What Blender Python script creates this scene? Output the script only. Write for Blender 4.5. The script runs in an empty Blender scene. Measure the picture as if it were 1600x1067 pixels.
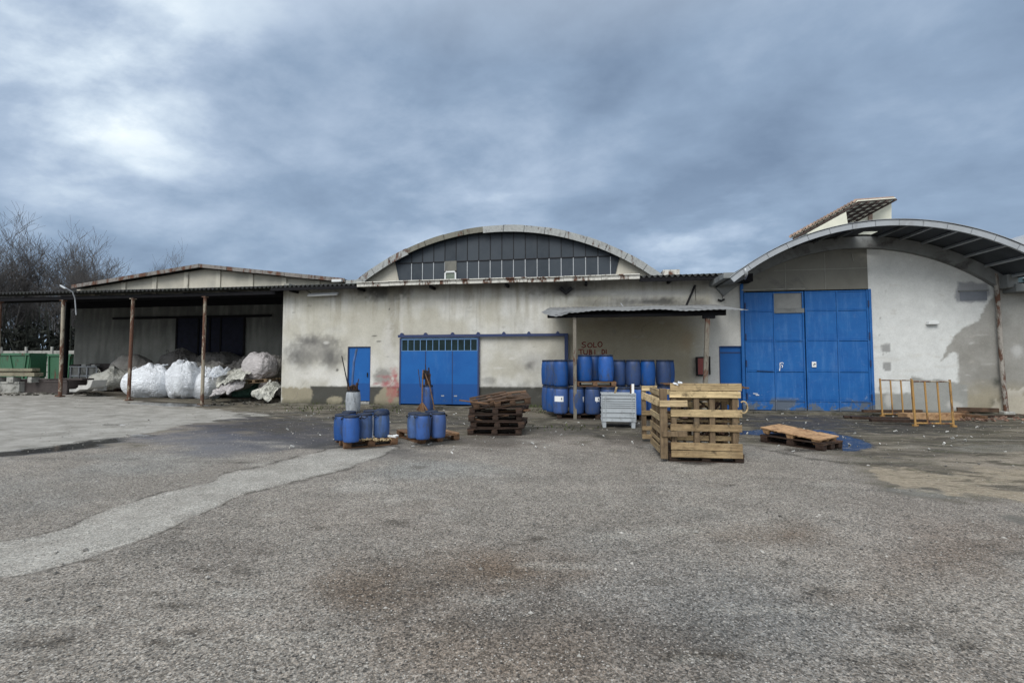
import bpy, bmesh, math, random
import numpy as np
from mathutils import Vector, Matrix, noise, Euler
random.seed(7)
R = math.radians
scn = bpy.context.scene
COL = scn.collection
# ------------------------------------------------------------------ camera
F = 720.0; CX = 800.0; CY = 533.5
PSI = R(9.0); PITCH = R(2.704); EYE = 1.55
fw = Vector((-math.sin(PSI)*math.cos(PITCH), math.cos(PSI)*math.cos(PITCH), math.sin(PITCH)))
rt = Vector((math.cos(PSI), math.sin(PSI), 0))
up = rt.cross(fw)
cam = bpy.data.cameras.new('camera'); cam.sensor_width = 36; cam.lens = F/1600*36
cam.clip_start = .05; cam.clip_end = 3000
co = bpy.data.objects.new('camera', cam); COL.objects.link(co); scn.camera = co
co.location = (0, 0, EYE); co.rotation_euler = (math.pi/2+PITCH, 0, PSI)
D = 15.9            # the front wall stands in the plane y = D

def ray(px, py): return fw + rt*((px-CX)/F) + up*((CY-py)/F)
def onY(px, py, Y=D):
    r = ray(px, py); t = Y/r.y
    return Vector((0, 0, EYE)) + r*t
def gz(x, y):
    def sm(a): a = np.clip(a, 0, 1); return a*a*(3-2*a)
    return .25*np.clip((-x-14.6)/7.2, 0, 1.2)*sm((y-9)/5.0)
def onZ(px, py, z=0.0):
    r = ray(px, py); t = (z-EYE)/r.z
    return Vector((0, 0, EYE)) + r*t
def onG(px, py):
    z = 0.0
    for _ in range(5):
        p = onZ(px, py, z); z = float(gz(p.x, p.y))
    p.z = z
    return p
def proj(x, y, z):
    dx, dy, dz = x, y, z-EYE
    w = dx*fw.x+dy*fw.y+dz*fw.z; w = np.where(w < .05, .05, w)
    return CX+F*(dx*rt.x+dy*rt.y)/w, CY-F*(dx*up.x+dy*up.y+dz*up.z)/w

# ------------------------------------------------------------------ numpy noise and masks
def vnoise(x, y, seed=0):
    xi = np.floor(x).astype(np.int64); yi = np.floor(y).astype(np.int64)
    xf = x-xi; yf = y-yi
    def h(a, b):
        n = (a*374761393+b*668265263+seed*1442695041) & 0xffffffff
        n = ((n ^ (n >> 13))*1274126177) & 0xffffffff
        return ((n ^ (n >> 16)) & 0xffff)/65535.0
    u = xf*xf*(3-2*xf); v = yf*yf*(3-2*yf)
    a = h(xi, yi)*(1-u)+h(xi+1, yi)*u; b = h(xi, yi+1)*(1-u)+h(xi+1, yi+1)*u
    return a*(1-v)+b*v
def fbm(x, y, seed=0, o=5):
    s = 0; a = .5; t = 0
    for i in range(o):
        s = s+a*vnoise(x*2**i, y*2**i, seed+i*17); t += a; a *= .55
    return s/t-.5
def ell(P, c, r, soft=.4, amp=.6, n=0, rot=0):
    dx = P[0]-c[0]; dy = P[1]-c[1]
    if rot:
        ca, sa = math.cos(rot), math.sin(rot); dx, dy = dx*ca+dy*sa, -dx*sa+dy*ca
    d = np.sqrt((dx/r[0])**2+(dy/r[1])**2)+amp*n
    return np.clip((1-d)/soft, 0, 1)
def pol(P, pts, soft=3.0, n=0, amp=0.0):
    x, y = P; ins = np.zeros(x.shape, bool); dm = np.full(x.shape, 1e9)
    k = len(pts)
    for i in range(k):
        x0, y0 = pts[i]; x1, y1 = pts[(i+1) % k]
        ex, ey = x1-x0, y1-y0
        t = np.clip(((x-x0)*ex+(y-y0)*ey)/(ex*ex+ey*ey+1e-9), 0, 1)
        dm = np.minimum(dm, np.hypot(x-x0-t*ex, y-y0-t*ey))
        c = ((y0 > y) != (y1 > y)) & (x < (x1-x0)*(y-y0)/((y1-y0) if y1 != y0 else 1e-9)+x0)
        ins ^= c
    sd = np.where(ins, dm, -dm)+amp*n
    return np.clip(sd/soft+.5, 0, 1)
def mix(c, col, m):
    m = np.clip(m, 0, 1)[:, None]; return c*(1-m)+np.array(col)[None, :]*m

# ------------------------------------------------------------------ mesh builder
class MB:
    def __init__(s): s.v = []; s.f = []; s.cut = []
    def add(s, vs, fs):
        o = len(s.v); s.cut.append((o, len(s.f))); s.v += [tuple(v) for v in vs]; s.f += [tuple(i+o for i in f) for f in fs]; return s
    def box(s, c, d, rot=None, taper=1.0):
        hx, hy, hz = d[0]/2, d[1]/2, d[2]/2
        vs = []
        for z in (-hz, hz):
            k = taper if z < 0 else 1
            for x, y in ((-hx, -hy), (hx, -hy), (hx, hy), (-hx, hy)): vs.append(Vector((x*k, y*k, z)))
        if rot is not None:
            m = rot if isinstance(rot, Matrix) else Euler(rot).to_matrix()
            vs = [m @ v for v in vs]
        c = Vector(c)
        return s.add([v+c for v in vs], [(0, 3, 2, 1), (4, 5, 6, 7), (0, 1, 5, 4), (1, 2, 6, 5), (2, 3, 7, 6), (3, 0, 4, 7)])
    def each(s, name, mat, parent=None, bevel=0):
        """one object for each added piece"""
        c = s.cut+[(len(s.v), len(s.f))]; r = []
        for (a, b), (a2, b2) in zip(c[:-1], c[1:]):
            m = MB(); m.v = s.v[a:a2]; m.f = [tuple(i-a for i in f) for f in s.f[b:b2]]; r.append(m.build(name, mat, parent, bevel=bevel))
        return r
    def bb(s, x0, x1, y0, y1, z0, z1):
        return s.box(((x0+x1)/2, (y0+y1)/2, (z0+z1)/2), (abs(x1-x0), abs(y1-y0), abs(z1-z0)))
    def bar(s, a, b, w, h, upv=(0, 0, 1)):
        a = Vector(a); b = Vector(b); d = b-a; L = d.length; d.normalize(); u = Vector(upv)
        if abs(d.dot(u)) > .98: u = Vector((0, 1, 0))
        sd = d.cross(u).normalized(); u = sd.cross(d)
        m = Matrix((sd, d, u)).transposed()
        return s.box((a+b)/2, (w, L, h), m)
    def tube(s, pts, rad, n=8, cap=True):
        pts = [Vector(p) for p in pts]
        if not hasattr(rad, '__len__'): rad = [rad]*len(pts)
        o = len(s.v); k = len(pts); ref = None
        for i, p in enumerate(pts):
            d = (pts[min(i+1, k-1)]-pts[max(i-1, 0)])
            if d.length < 1e-9: d = Vector((0, 0, 1))
            d.normalize()
            if ref is None:
                ref = Vector((1, 0, 0)) if abs(d.x) < .8 else Vector((0, 1, 0))
            a = (ref-d*ref.dot(d)).normalized(); ref = a; b = d.cross(a)
            for j in range(n):
                t = 2*math.pi*j/n; s.v.append(tuple(p+(a*math.cos(t)+b*math.sin(t))*rad[i]))
        for i in range(k-1):
            for j in range(n):
                s.f.append((o+i*n+j, o+i*n+(j+1) % n, o+(i+1)*n+(j+1) % n, o+(i+1)*n+j))
        if cap:
            s.f.append(tuple(o+j for j in range(n))[::-1]); s.f.append(tuple(o+(k-1)*n+j for j in range(n)))
        return s
    def lathe(s, prof, n=28, c=(0, 0, 0)):
        o = len(s.v); k = len(prof)
        for r, z in prof:
            for j in range(n):
                t = 2*math.pi*j/n; s.v.append((c[0]+r*math.cos(t), c[1]+r*math.sin(t), c[2]+z))
        for i in range(k-1):
            for j in range(n):
                s.f.append((o+i*n+j, o+i*n+(j+1) % n, o+(i+1)*n+(j+1) % n, o+(i+1)*n+j))
        s.f.append(tuple(o+j for j in range(n))[::-1]); s.f.append(tuple(o+(k-1)*n+j for j in range(n)))
        return s
    def prism(s, pts, a, b, axis='y'):
        """extrude a 2-D outline (x,z) along y from a to b"""
        k = len(pts); o = len(s.v); s.cut.append((o, len(s.f)))
        for q in (a, b):
            for x, z in pts: s.v.append((x, q, z) if axis == 'y' else (q, x, z) if axis == 'x' else (x, z, q))
        s.f.append(tuple(o+i for i in range(k))); s.f.append(tuple(o+k+i for i in range(k))[::-1])
        for i in range(k):
            j = (i+1) % k; s.f.append((o+i, o+k+i, o+k+j, o+j))
        return s
    def build(s, name, mat, parent=None, smooth=False, bevel=0, bseg=1, loc=None, recalc=True):
        me = bpy.data.meshes.new(name); me.from_pydata(s.v, [], s.f); 
        if recalc:
            bm = bmesh.new(); bm.from_mesh(me); bmesh.ops.recalc_face_normals(bm, faces=bm.faces); bm.to_mesh(me); bm.free()
        me.update()
        if mat: me.materials.append(mat)
        if smooth: me.polygons.foreach_set('use_smooth', [True]*len(me.polygons))
        o = bpy.data.objects.new(name, me); COL.objects.link(o)
        if parent: o.parent = parent
        if loc is not None: o.location = loc
        if bevel:
            m = o.modifiers.new('bevel', 'BEVEL'); m.width = bevel; m.segments = bseg; m.limit_method = 'ANGLE'; m.angle_limit = R(40)
        if smooth and bevel == 0 and smooth != 'all':
            pass
        return o
def autosmooth(o, ang=35):
    me = o.data
    bm = bmesh.new(); bm.from_mesh(me)
    for e in bm.edges:
        if len(e.link_faces) == 2 and e.calc_face_angle(0) > R(ang): e.smooth = False
    for f in bm.faces: f.smooth = True
    bm.to_mesh(me); bm.free()
    return o
def tag(o, label=None, cat=None, group=None, kind=None):
    if label: o['label'] = label
    if cat: o['category'] = cat
    if group: o['group'] = group
    if kind: o['kind'] = kind
    return o
def thing(name, label, cat, loc=(0, 0, 0), rz=0, group=None, rot=None):
    o = bpy.data.objects.new(name, None); COL.objects.link(o); o.empty_display_size = .2
    o.location = loc; o.rotation_euler = rot if rot else (0, 0, rz)
    return tag(o, label, cat, group)
def copy_tree(o, parent=None):
    c = o.copy(); COL.objects.link(c)
    if parent: c.parent = parent
    for ch in list(o.children): copy_tree(ch, c)
    return c
def dup(o, label, loc, rz=0, group=None, rot=None, scale=None):
    c = copy_tree(o); c.location = loc; c.rotation_euler = rot if rot else (0, 0, rz); c['label'] = label
    if group: c['group'] = group
    if scale: c.scale = scale
    return c
def setcol(o, cols, name='Col'):
    a = o.data.color_attributes.new(name, 'FLOAT_COLOR', 'POINT')
    c = np.ones((len(o.data.vertices), 4), np.float32); c[:, :3] = cols
    a.data.foreach_set('color', c.ravel())
def setfl(o, vals, name):
    a = o.data.attributes.new(name, 'FLOAT', 'POINT'); a.data.foreach_set('value', np.asarray(vals, np.float32))

# ------------------------------------------------------------------ materials
class NT:
    def __init__(s, name):
        s.m = bpy.data.materials.new(name); s.m.use_nodes = True; s.t = s.m.node_tree
        s.b = s.t.nodes['Principled BSDF']; s.tc = s.n('ShaderNodeTexCoord')
    def n(s, typ, **kw):
        nd = s.t.nodes.new(typ)
        for k, v in kw.items(): setattr(nd, k, v)
        return nd
    def l(s, a, b): s.t.links.new(a, b)
    def put(s, sock, v):
        if hasattr(v, 'links') or hasattr(v, 'is_linked'): s.l(v, sock)
        elif isinstance(v, (tuple, list)) and len(v) == 3 and sock.type == 'RGBA': sock.default_value = (*v, 1)
        elif sock.type == 'RGBA' and isinstance(v, (int, float)): sock.default_value = (v, v, v, 1)
        else: sock.default_value = v
    def mp(s, src='Object', scale=(1, 1, 1)):
        m = s.n('ShaderNodeMapping'); m.inputs['Scale'].default_value = scale
        s.l(s.tc.outputs[src], m.inputs['Vector']); return m.outputs[0]
    def noise(s, vec, scale, detail=4, rough=.6, dist=0):
        n = s.n('ShaderNodeTexNoise'); s.l(vec, n.inputs['Vector']); n.inputs['Scale'].default_value = scale
        n.inputs['Detail'].default_value = detail; n.inputs['Roughness'].default_value = rough; n.inputs['Distortion'].default_value = dist
        return n.outputs['Fac']
    def vor(s, vec, scale, feature='F1', out='Color', rnd=1):
        n = s.n('ShaderNodeTexVoronoi', feature=feature); s.l(vec, n.inputs['Vector']); n.inputs['Scale'].default_value = scale
        n.inputs['Randomness'].default_value = rnd
        return n.outputs[out]
    def ramp(s, fac, stops):
        r = s.n('ShaderNodeValToRGB'); s.l(fac, r.inputs[0]); e = r.color_ramp.elements
        while len(e) < len(stops): e.new(.5)
        for i, (p, c) in enumerate(stops):
            e[i].position = p; e[i].color = (c, c, c, 1) if not isinstance(c, tuple) else (*c, 1)
        return r.outputs[0]
    def rng(s, fac, a, b, c, d):
        r = s.n('ShaderNodeMapRange'); s.l(fac, r.inputs[0])
        for i, v in enumerate((a, b, c, d)): r.inputs[i+1].default_value = v
        return r.outputs[0]
    def math(s, op, a, b=0.0, clamp=False):
        m = s.n('ShaderNodeMath', operation=op, use_clamp=clamp); s.put(m.inputs[0], a); s.put(m.inputs[1], b); return m.outputs[0]
    def mix(s, fac, a, b, bt='MIX'):
        m = s.n('ShaderNodeMix', data_type='RGBA', blend_type=bt); s.put(m.inputs[0], fac); s.put(m.inputs[6], a); s.put(m.inputs[7], b)
        return m.outputs[2]
    def bump(s, h, strength=.3, dist=.01):
        b = s.n('ShaderNodeBump'); s.l(h, b.inputs['Height']); b.inputs['Strength'].default_value = strength; b.inputs['Distance'].default_value = dist
        s.l(b.outputs[0], s.b.inputs['Normal'])
    def fin(s, col, rough=.7, metal=0.0, spec=None):
        s.put(s.b.inputs['Base Color'], col); s.put(s.b.inputs['Roughness'], rough); s.put(s.b.inputs['Metallic'], metal)
        if spec is not None: s.b.inputs['Specular IOR Level'].default_value = spec
        return s.m
def simple(name, c, rough=.6, var=.25, scale=6, bump=.15, metal=0, isl=0.0, dirt=None, dirtamt=.5, streak=(1, 1, 1)):
    t = NT(name); v = t.mp('Object', streak); n1 = t.noise(v, scale, 6, .65)
    k = t.rng(n1, .25, .75, 1-var, 1+var)
    if isl:
        g = t.n('ShaderNodeNewGeometry'); k = t.math('MULTIPLY', k, t.rng(g.outputs['Random Per Island'], 0, 1, 1-isl, 1+isl))
    oi = t.n('ShaderNodeObjectInfo'); k = t.math('MULTIPLY', k, t.rng(oi.outputs['Random'], 0, 1, .92, 1.08))
    rgb = t.n('ShaderNodeCombineXYZ'); 
    for i in range(3): t.l(k, rgb.inputs[i])
    col = t.mix(1.0, c, rgb.outputs[0], 'MULTIPLY')
    if dirt:
        n2 = t.noise(v, scale*.55, 8, .7, .5); m = t.rng(n2, .62-dirtamt*.3, .72-dirtamt*.2, 0, 1)
        col = t.mix(m, col, dirt)
    if bump: t.bump(t.noise(v, scale*7, 5, .7), bump, .01)
    return t.fin(col, rough, metal, .12 if max(c) < .08 else .3)
def wood(name, c1, c2, axis=0, wet=.75):
    """weathered planks: every board (mesh island) has its own tone and grain"""
    t = NT(name); g = t.n('ShaderNodeNewGeometry'); ri = g.outputs['Random Per Island']
    v = t.n('ShaderNodeVectorMath', operation='ADD'); t.l(t.tc.outputs['Object'], v.inputs[0])
    sc = t.n('ShaderNodeCombineXYZ')
    for i in range(3): t.l(t.math('MULTIPLY', ri, 13.0+i), sc.inputs[i])
    t.l(sc.outputs[0], v.inputs[1])
    n0 = t.noise(v.outputs[0], 4, 5, .7, .6); 
    st = t.n('ShaderNodeMapping'); s = [28, 28, 28]; s[axis] = 2.2; st.inputs['Scale'].default_value = s; t.l(v.outputs[0], st.inputs['Vector'])
    n1 = t.noise(st.outputs[0], 1, 5, .75, .4)
    f = t.math('ADD', t.math('MULTIPLY', ri, .6), t.math('MULTIPLY', n0, .75)); f = t.math('SUBTRACT', f, .2)
    col = t.mix(t.rng(f, .15, .8, 0, 1), c1, c2)
    gr = t.rng(n1, .3, .75, .42, 1.2); rgb = t.n('ShaderNodeCombineXYZ')
    for i in range(3): t.l(gr, rgb.inputs[i])
    col = t.mix(1.0, col, rgb.outputs[0], 'MULTIPLY')
    n3 = t.noise(v.outputs[0], 7, 6, .7); col = t.mix(t.rng(n3, .55, .70, 0, .8), col, (.035, .028, .02)); n4 = t.noise(v.outputs[0], 2.5, 6, .7); col = t.mix(t.rng(n4, .55, .75, 0, .45), col, (.10, .09, .07))
    t.bump(n1, .45, .006)
    return t.fin(col, wet, 0, .2)
def rusty(name, c, rust=.5, rough=.55, scale=3.0):
    t = NT(name); v = t.mp('Object'); vs = t.mp('Object', (1, 1, .35))
    n = t.noise(vs, scale, 8, .72, .4); n2 = t.noise(v, scale*6, 4, .6)
    base = t.mix(t.rng(n2, .3, .7, 0, 1), tuple(x*.78 for x in c), tuple(min(1, x*1.1) for x in c))
    rc = t.mix(n2, (.045, .026, .019), (.16, .072, .042))
    th = .72-rust*.32
    e = t.rng(n, th-.05, th, 0, .6); m = t.rng(n, th, th+.035, 0, 1)
    col = t.mix(e, base, tuple(x*.45 for x in c)); col = t.mix(m, col, rc)
    t.bump(n2, .2, .004)
    return t.fin(col, t.rng(m, 0, 1, rough, .9))
def attrmat(name, rough=.85, fine=22.0, amt=.14, bump=.35, bscale=35):
    t = NT(name); a = t.n('ShaderNodeAttribute', attribute_name='Col'); v = t.mp('Object')
    n = t.noise(v, fine, 6, .75); k = t.rng(n, .2, .8, 1-amt, 1+amt); n2 = t.noise(v, 2.2, 7, .7, .3); k = t.math('MULTIPLY', k, t.rng(n2, .25, .75, .86, 1.1))
    rgb = t.n('ShaderNodeCombineXYZ')
    for i in range(3): t.l(k, rgb.inputs[i])
    col = t.mix(1.0, a.outputs['Color'], rgb.outputs[0], 'MULTIPLY')
    t.bump(t.noise(v, bscale, 6, .7), bump, .012)
    return t.fin(col, rough, 0, .2)
M = {}
M['plaster'] = attrmat('stained_plaster')
M['whitewash'] = simple('whitewash', (.50, .48, .41), .9, .15, 2.2, .2, dirt=(.24, .23, .2), dirtamt=.15, streak=(1, 1, .5))
M['backwall'] = simple('grey_render', (.26, .26, .235), .9, .2, 1.3, .2, dirt=(.22, .22, .2), dirtamt=.35, streak=(1, 1, .4))
M['concrete'] = simple('concrete', (.30, .30, .28), .85, .25, 4, .35, dirt=(.1, .1, .09), dirtamt=.3)
M['ribconc'] = simple('grey_beam', (.17, .18, .18), .8, .2, 3, .2, dirt=(.08, .08, .08), dirtamt=.3)
t = NT('blue_steel_paint'); v = t.mp('Object', (1, 1, .2)); vv = t.mp('Object'); sp = t.n('ShaderNodeSeparateXYZ'); t.l(vv, sp.inputs[0])
n = t.noise(v, 3, 7, .7); n2 = t.noise(vv, 1.3, 5, .6); n3 = t.noise(vv, 9, 6, .75)
col = t.mix(t.rng(n2, .3, .7, 0, 1), (.008, .082, .29), (.012, .108, .345)); col = t.mix(t.rng(n, .55, .75, 0, .4), col, (.07, .17, .38))
low = t.rng(t.math('ADD', sp.outputs[2], t.math('MULTIPLY', n3, .05)), .84, .85, 1, 0); col = t.mix(t.math('MULTIPLY', low, .75), col, (.012, .065, .23))
ch = t.math('MULTIPLY', t.rng(sp.outputs[2], .05, .5, 1, 0), t.rng(n3, .58, .64, 0, .8)); col = t.mix(ch, col, (.10, .13, .17))
t.bump(n2, .15, .03); M['blue'] = t.fin(col, .5, 0, .22)
M['blueworn'] = None
M['navy'] = rusty('navy_rail_paint', (.012, .028, .10), .05)
M['bluedrum'] = None
M['black'] = simple('dark_steel', (.02, .02, .022), .6, .3, 8, .1)
M['galv'] = simple('galvanised', (.36, .38, .40), .45, .15, 5, .05, metal=.3, dirt=(.2, .2, .2), dirtamt=.2)
M['fascia'] = rusty('peeling_grey_fascia', (.31, .325, .32), .50, .6, 2.4)
M['fasciaold'] = rusty('olive_grey_fascia', (.17, .165, .135), .42, .8, 2.4)
M['gutter'] = rusty('rusty_white_gutter', (.58, .57, .52), .60, .5, 2.8)
M['rustpost'] = rusty('rusty_post_paint', (.34, .30, .23), .80, .6, 3.2)
M['fibre'] = simple('fibre_cement', (.05, .05, .05), .9, .25, 3, .3, dirt=(.05, .055, .045), dirtamt=.5)
M['eternit'] = simple('canopy_sheet', (.21, .215, .215), .7, .25, 2, .2, dirt=(.07, .07, .07), dirtamt=.35)
M['roofmetal'] = simple('zinc_fascia', (.33, .355, .38), .5, .12, 3, .05, dirt=(.25, .26, .27), dirtamt=.2)
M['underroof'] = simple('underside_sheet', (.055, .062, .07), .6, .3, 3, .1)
M['darkbeam'] = simple('dark_beam', (.011, .011, .013), .8, .3, 5, .2)
M['woodfresh'] = wood('fresh_pine', (.74, .60, .38), (.50, .38, .22), 0)
M['woodnew'] = wood('pale_pine', (.68, .53, .30), (.27, .19, .105), 0)
M['woodnewz'] = wood('pale_pine_upright', (.36, .27, .16), (.15, .105, .065), 2)
M['wood'] = wood('pallet_wood', (.34, .20, .11), (.15, .085, .05), 0)
M['wooddark'] = wood('wet_dark_wood', (.13, .075, .05), (.03, .02, .016), 0, .6)
M['woodmid'] = wood('brown_pallet_wood', (.25, .15, .09), (.06, .038, .026), 0, .6)
M['chip'] = simple('pressed_chipboard', (.36, .225, .12), .75, .45, 9, .3, dirt=(.16, .08, .04), dirtamt=.35)
M['yellow'] = rusty('yellow_ochre_paint', (.36, .205, .06), .55, .6, 5)
M['red'] = rusty('faded_red_paint', (.20, .035, .03), .4)
M['green'] = rusty('green_skip_paint', (.035, .125, .065), .4)
M['greycrate'] = simple('grey_plastic', (.34, .37, .39), .5, .12, 5, .05, dirt=(.17, .18, .18), dirtamt=.25)
M['bark'] = simple('bark', (.085, .08, .078), .95, .3, 12, .3)
M['paper'] = simple('paper_label', (.75, .76, .75), .7, .1, 9, 0)
M['ivy'] = simple('dark_ivy', (.014, .016, .013), .8, .5, 3, 0, isl=.5)
M['weed'] = simple('weed_green', (.06, .075, .03), .8, .4, 9, 0, isl=.5)
M['cream'] = simple('cream_wall', (.62, .62, .52), .85, .1, 3, .1)
M['tile'] = simple('clay_tile', (.26, .19, .15), .85, .3, 6, .3, isl=.3)
M['pipe'] = simple('white_lamp_tube', (.62, .64, .64), .4, .1, 3, 0)
M['mesh_steel'] = simple('grey_steel_panel', (.15, .148, .128), .6, .16, 1.6, .1, dirt=(.09, .09, .085), dirtamt=.25)
M['redink'] = simple('red_spray_paint', (.17, .028, .022), .8, .3, 20, 0)
def bagmat(name, c, trans=.12):
    t = NT(name); v = t.mp('Object'); n = t.noise(v, 3, 7, .7, .4)
    w = t.n('ShaderNodeTexWave'); t.l(v, w.inputs['Vector']); w.inputs['Scale'].default_value = 30; w.inputs['Distortion'].default_value = 2
    col = t.mix(t.rng(n, .3, .72, 0, 1), c, tuple(x*.74 for x in c)); n2 = t.noise(v, 8, 6, .75)
    col = t.mix(t.rng(n2, .64, .8, 0, .5), col, tuple(x*.3 for x in c))
    fold = t.noise(t.mp('Object', (1, 1, 2.2)), 2.6, 3, .5, 2.2); f2 = t.noise(t.mp('Object', (2.2, 2.2, .8)), 3.5, 4, .55, 1.5)
    rg = t.math('SUBTRACT', 1.0, t.math('ABSOLUTE', t.math('SUBTRACT', t.math('MULTIPLY', fold, 2.0), 1.0))); rg = t.math('ADD', t.math('POWER', rg, 5.0), t.math('MULTIPLY', f2, .8))
    t.bump(rg, .55, .07)
    return t.fin(col, .6)
M['bagwhite'] = bagmat('white_woven_bag', (.84, .88, .93))
M['bagcream'] = bagmat('dirty_white_bag', (.62, .62, .56))
M['baggrey'] = bagmat('dusty_grey_bag', (.38, .36, .33))
M['bagdark'] = bagmat('dark_grey_bag', (.2, .19, .18))
M['baggreen'] = bagmat('green_tarpaulin', (.14, .30, .24))
M['baglilac'] = bagmat('pale_pinkish_bag', (.60, .57, .57))
def drummat(name, c, grime=.4, gr=(.05, .06, .08)):
    t = NT(name); oi = t.n('ShaderNodeObjectInfo'); o = t.n('ShaderNodeVectorMath', operation='ADD')
    k = t.math('MULTIPLY', oi.outputs['Random'], 37.0); t.l(t.tc.outputs['Object'], o.inputs[0]); t.l(k, o.inputs[1])
    sq = t.n('ShaderNodeVectorMath', operation='MULTIPLY'); t.l(o.outputs[0], sq.inputs[0]); sq.inputs[1].default_value = (1, 1, .28)
    n = t.noise(sq.outputs[0], 9, 7, .7, .3); n2 = t.noise(o.outputs[0], 5, 6, .7)
    col = t.mix(t.rng(n2, .3, .7, 0, 1), c, tuple(x*.72 for x in c))
    hs = t.n('ShaderNodeHueSaturation'); t.l(col, hs.inputs['Color']); t.l(t.rng(oi.outputs['Random'], 0, 1, .72, 1.15), hs.inputs['Value']); t.l(t.rng(oi.outputs['Random'], 0, 1, .82, 1.0), hs.inputs['Saturation']); col = hs.outputs[0]
    col = t.mix(t.rng(n, .66-grime*.3, .72-grime*.15, 0, .8), col, gr)
    return t.fin(col, t.rng(n, .3, .7, .38, .6), 0, .35)
M['drum'] = drummat('blue_drum_plastic', (.006, .090, .37), .5)
M['drumdeep'] = drummat('deep_blue_drum_plastic', (.005, .060, .235), .5)
M['drumdirty'] = drummat('grimy_blue_drum_plastic', (.035, .12, .36), .75, (.05, .07, .10))
M['drumgrey'] = drummat('pale_grey_plastic', (.36, .39, .42), .55, (.14, .15, .16))
M['lid'] = simple('drum_lid', (.018, .03, .065), .5, .3, 9, .05, dirt=(.05, .055, .06), dirtamt=.4)
BLOBS = [(190, 112, 16, .6), (30, 60, 14, .3), (430, 25, 9, .12), (320, 20, 9, .12), (600, 190, 14, .2), (1090, 395, 12, .7), (700, 340, 14, .25), (20, 320, 14, .15), (830, 200, 12, .2)]
SKYSTOPS = [(0, (.15, .208, .300)), (.30, (.235, .315, .43)), (.55, (.36, .445, .565)), (.8, (.57, .66, .75)), (1.0, (.82, .89, .92))]
SKYGAIN = .73; SUNE = 1.5; EXPO = .65; GC = 1.0; TOPG = 1.2; BACKG = 1.5
# ------------------------------------------------------------------ sky and light
w = bpy.data.worlds.new('World'); scn.world = w; w.use_nodes = True
wt = w.node_tree; bg = wt.nodes['Background']
def wn(typ, **kw):
    n = wt.nodes.new(typ)
    for k, v in kw.items(): setattr(n, k, v)
    return n
def wl(a, b): wt.links.new(a, b)
SUN_EL, SUN_AZ = 44, 197        # azimuth measured clockwise from +y
sky = wn('ShaderNodeTexSky'); sky.sky_type = 'NISHITA'; sky.sun_disc = False
sky.sun_elevation = R(SUN_EL); sky.sun_rotation = R(SUN_AZ)
tc = wn('ShaderNodeTexCoord'); sep = wn('ShaderNodeSeparateXYZ'); wl(tc.outputs['Generated'], sep.inputs[0])
def wm(op, a, b=0.0, c=None, clamp=False):
    m = wn('ShaderNodeMath', operation=op, use_clamp=clamp)
    for i, v in enumerate((a, b) if c is None else (a, b, c)):
        if hasattr(v, 'is_linked'): wl(v, m.inputs[i])
        else: m.inputs[i].default_value = v
    return m.outputs[0]
den = wm('ADD', wm('MAXIMUM', sep.outputs[2], 0.0), .30)
cx = wm('DIVIDE', sep.outputs[0], den); cy = wm('DIVIDE', sep.outputs[1], den)
comb = wn('ShaderNodeCombineXYZ'); wl(cx, comb.inputs[0]); wl(cy, comb.inputs[1])
def wnoise(scale, detail, rough, dist, off):
    mp = wn('ShaderNodeMapping'); wl(comb.outputs[0], mp.inputs[0]); mp.inputs['Location'].default_value = off
    mp.inputs['Rotation'].default_value = (0, 0, R(25)); mp.inputs['Scale'].default_value = (1, 1.25, 1)
    n = wn('ShaderNodeTexNoise'); wl(mp.outputs[0], n.inputs['Vector']); n.inputs['Scale'].default_value = scale
    n.inputs['Detail'].default_value = detail; n.inputs['Roughness'].default_value = rough; n.inputs['Distortion'].default_value = dist
    return n.outputs['Fac']
n1 = wnoise(.9, 8, .52, .12, (3.1, 1.7, 0)); n2 = wnoise(2.6, 8, .56, .12, (7.7, 4.2, 2))
val = wm('ADD', wm('MULTIPLY', n1, .6), wm('MULTIPLY', n2, .4))
def wrange(v, a, b, c, d):
    r = wn('ShaderNodeMapRange'); wl(v, r.inputs[0])
    for i, q in enumerate((a, b, c, d)): r.inputs[i+1].default_value = q
    return r.outputs[0]
val = wrange(val, .38, .62, 0, 1)
def blob(px, py, rad, amt):
    d0 = ray(px, py).normalized()
    dp = wn('ShaderNodeVectorMath', operation='DOT_PRODUCT'); wl(tc.outputs['Generated'], dp.inputs[0]); dp.inputs[1].default_value = d0
    c = math.cos(R(rad)); m = wrange(dp.outputs['Value'], c, 1, 0, 1)
    m = wm('POWER', m, 1.4)
    return wm('MULTIPLY', wm('MULTIPLY', m, amt), wrange(n2, .3, .62, .35, 1.25))
for b in BLOBS: val = wm('ADD', val, blob(*b))
ramp = wn('ShaderNodeValToRGB'); wl(wm('MULTIPLY', val, .55), ramp.inputs[0])
el = ramp.color_ramp.elements
stops = SKYSTOPS
while len(el) < len(stops): el.new(.5)
for i, (p, c) in enumerate(stops): el[i].position = p; el[i].color = (*c, 1)
# gain added overhead and behind the camera, out of view, to light the walls
back = wrange(sep.outputs[1], .45, -.7, 0, 1); top = wrange(sep.outputs[2], .55, 1, 0, 1)
gain = wm('ADD', wm('ADD', 1.0, wm('MULTIPLY', top, TOPG)), wm('MULTIPLY', back, BACKG))
gx_ = wn('ShaderNodeVectorMath', operation='SCALE'); gx_.inputs[0].default_value = (.40, .385, .35); wl(wm('SUBTRACT', gain, 1.0), gx_.inputs[3])
sc = wn('ShaderNodeVectorMath', operation='ADD'); wl(ramp.outputs[0], sc.inputs[0]); wl(gx_.outputs[0], sc.inputs[1])
sk = wn('ShaderNodeVectorMath', operation='SCALE'); wl(sky.outputs[0], sk.inputs[0]); sk.inputs[3].default_value = .012
ad = wn('ShaderNodeVectorMath', operation='ADD'); wl(sc.outputs[0], ad.inputs[0]); wl(sk.outputs[0], ad.inputs[1])
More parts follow.
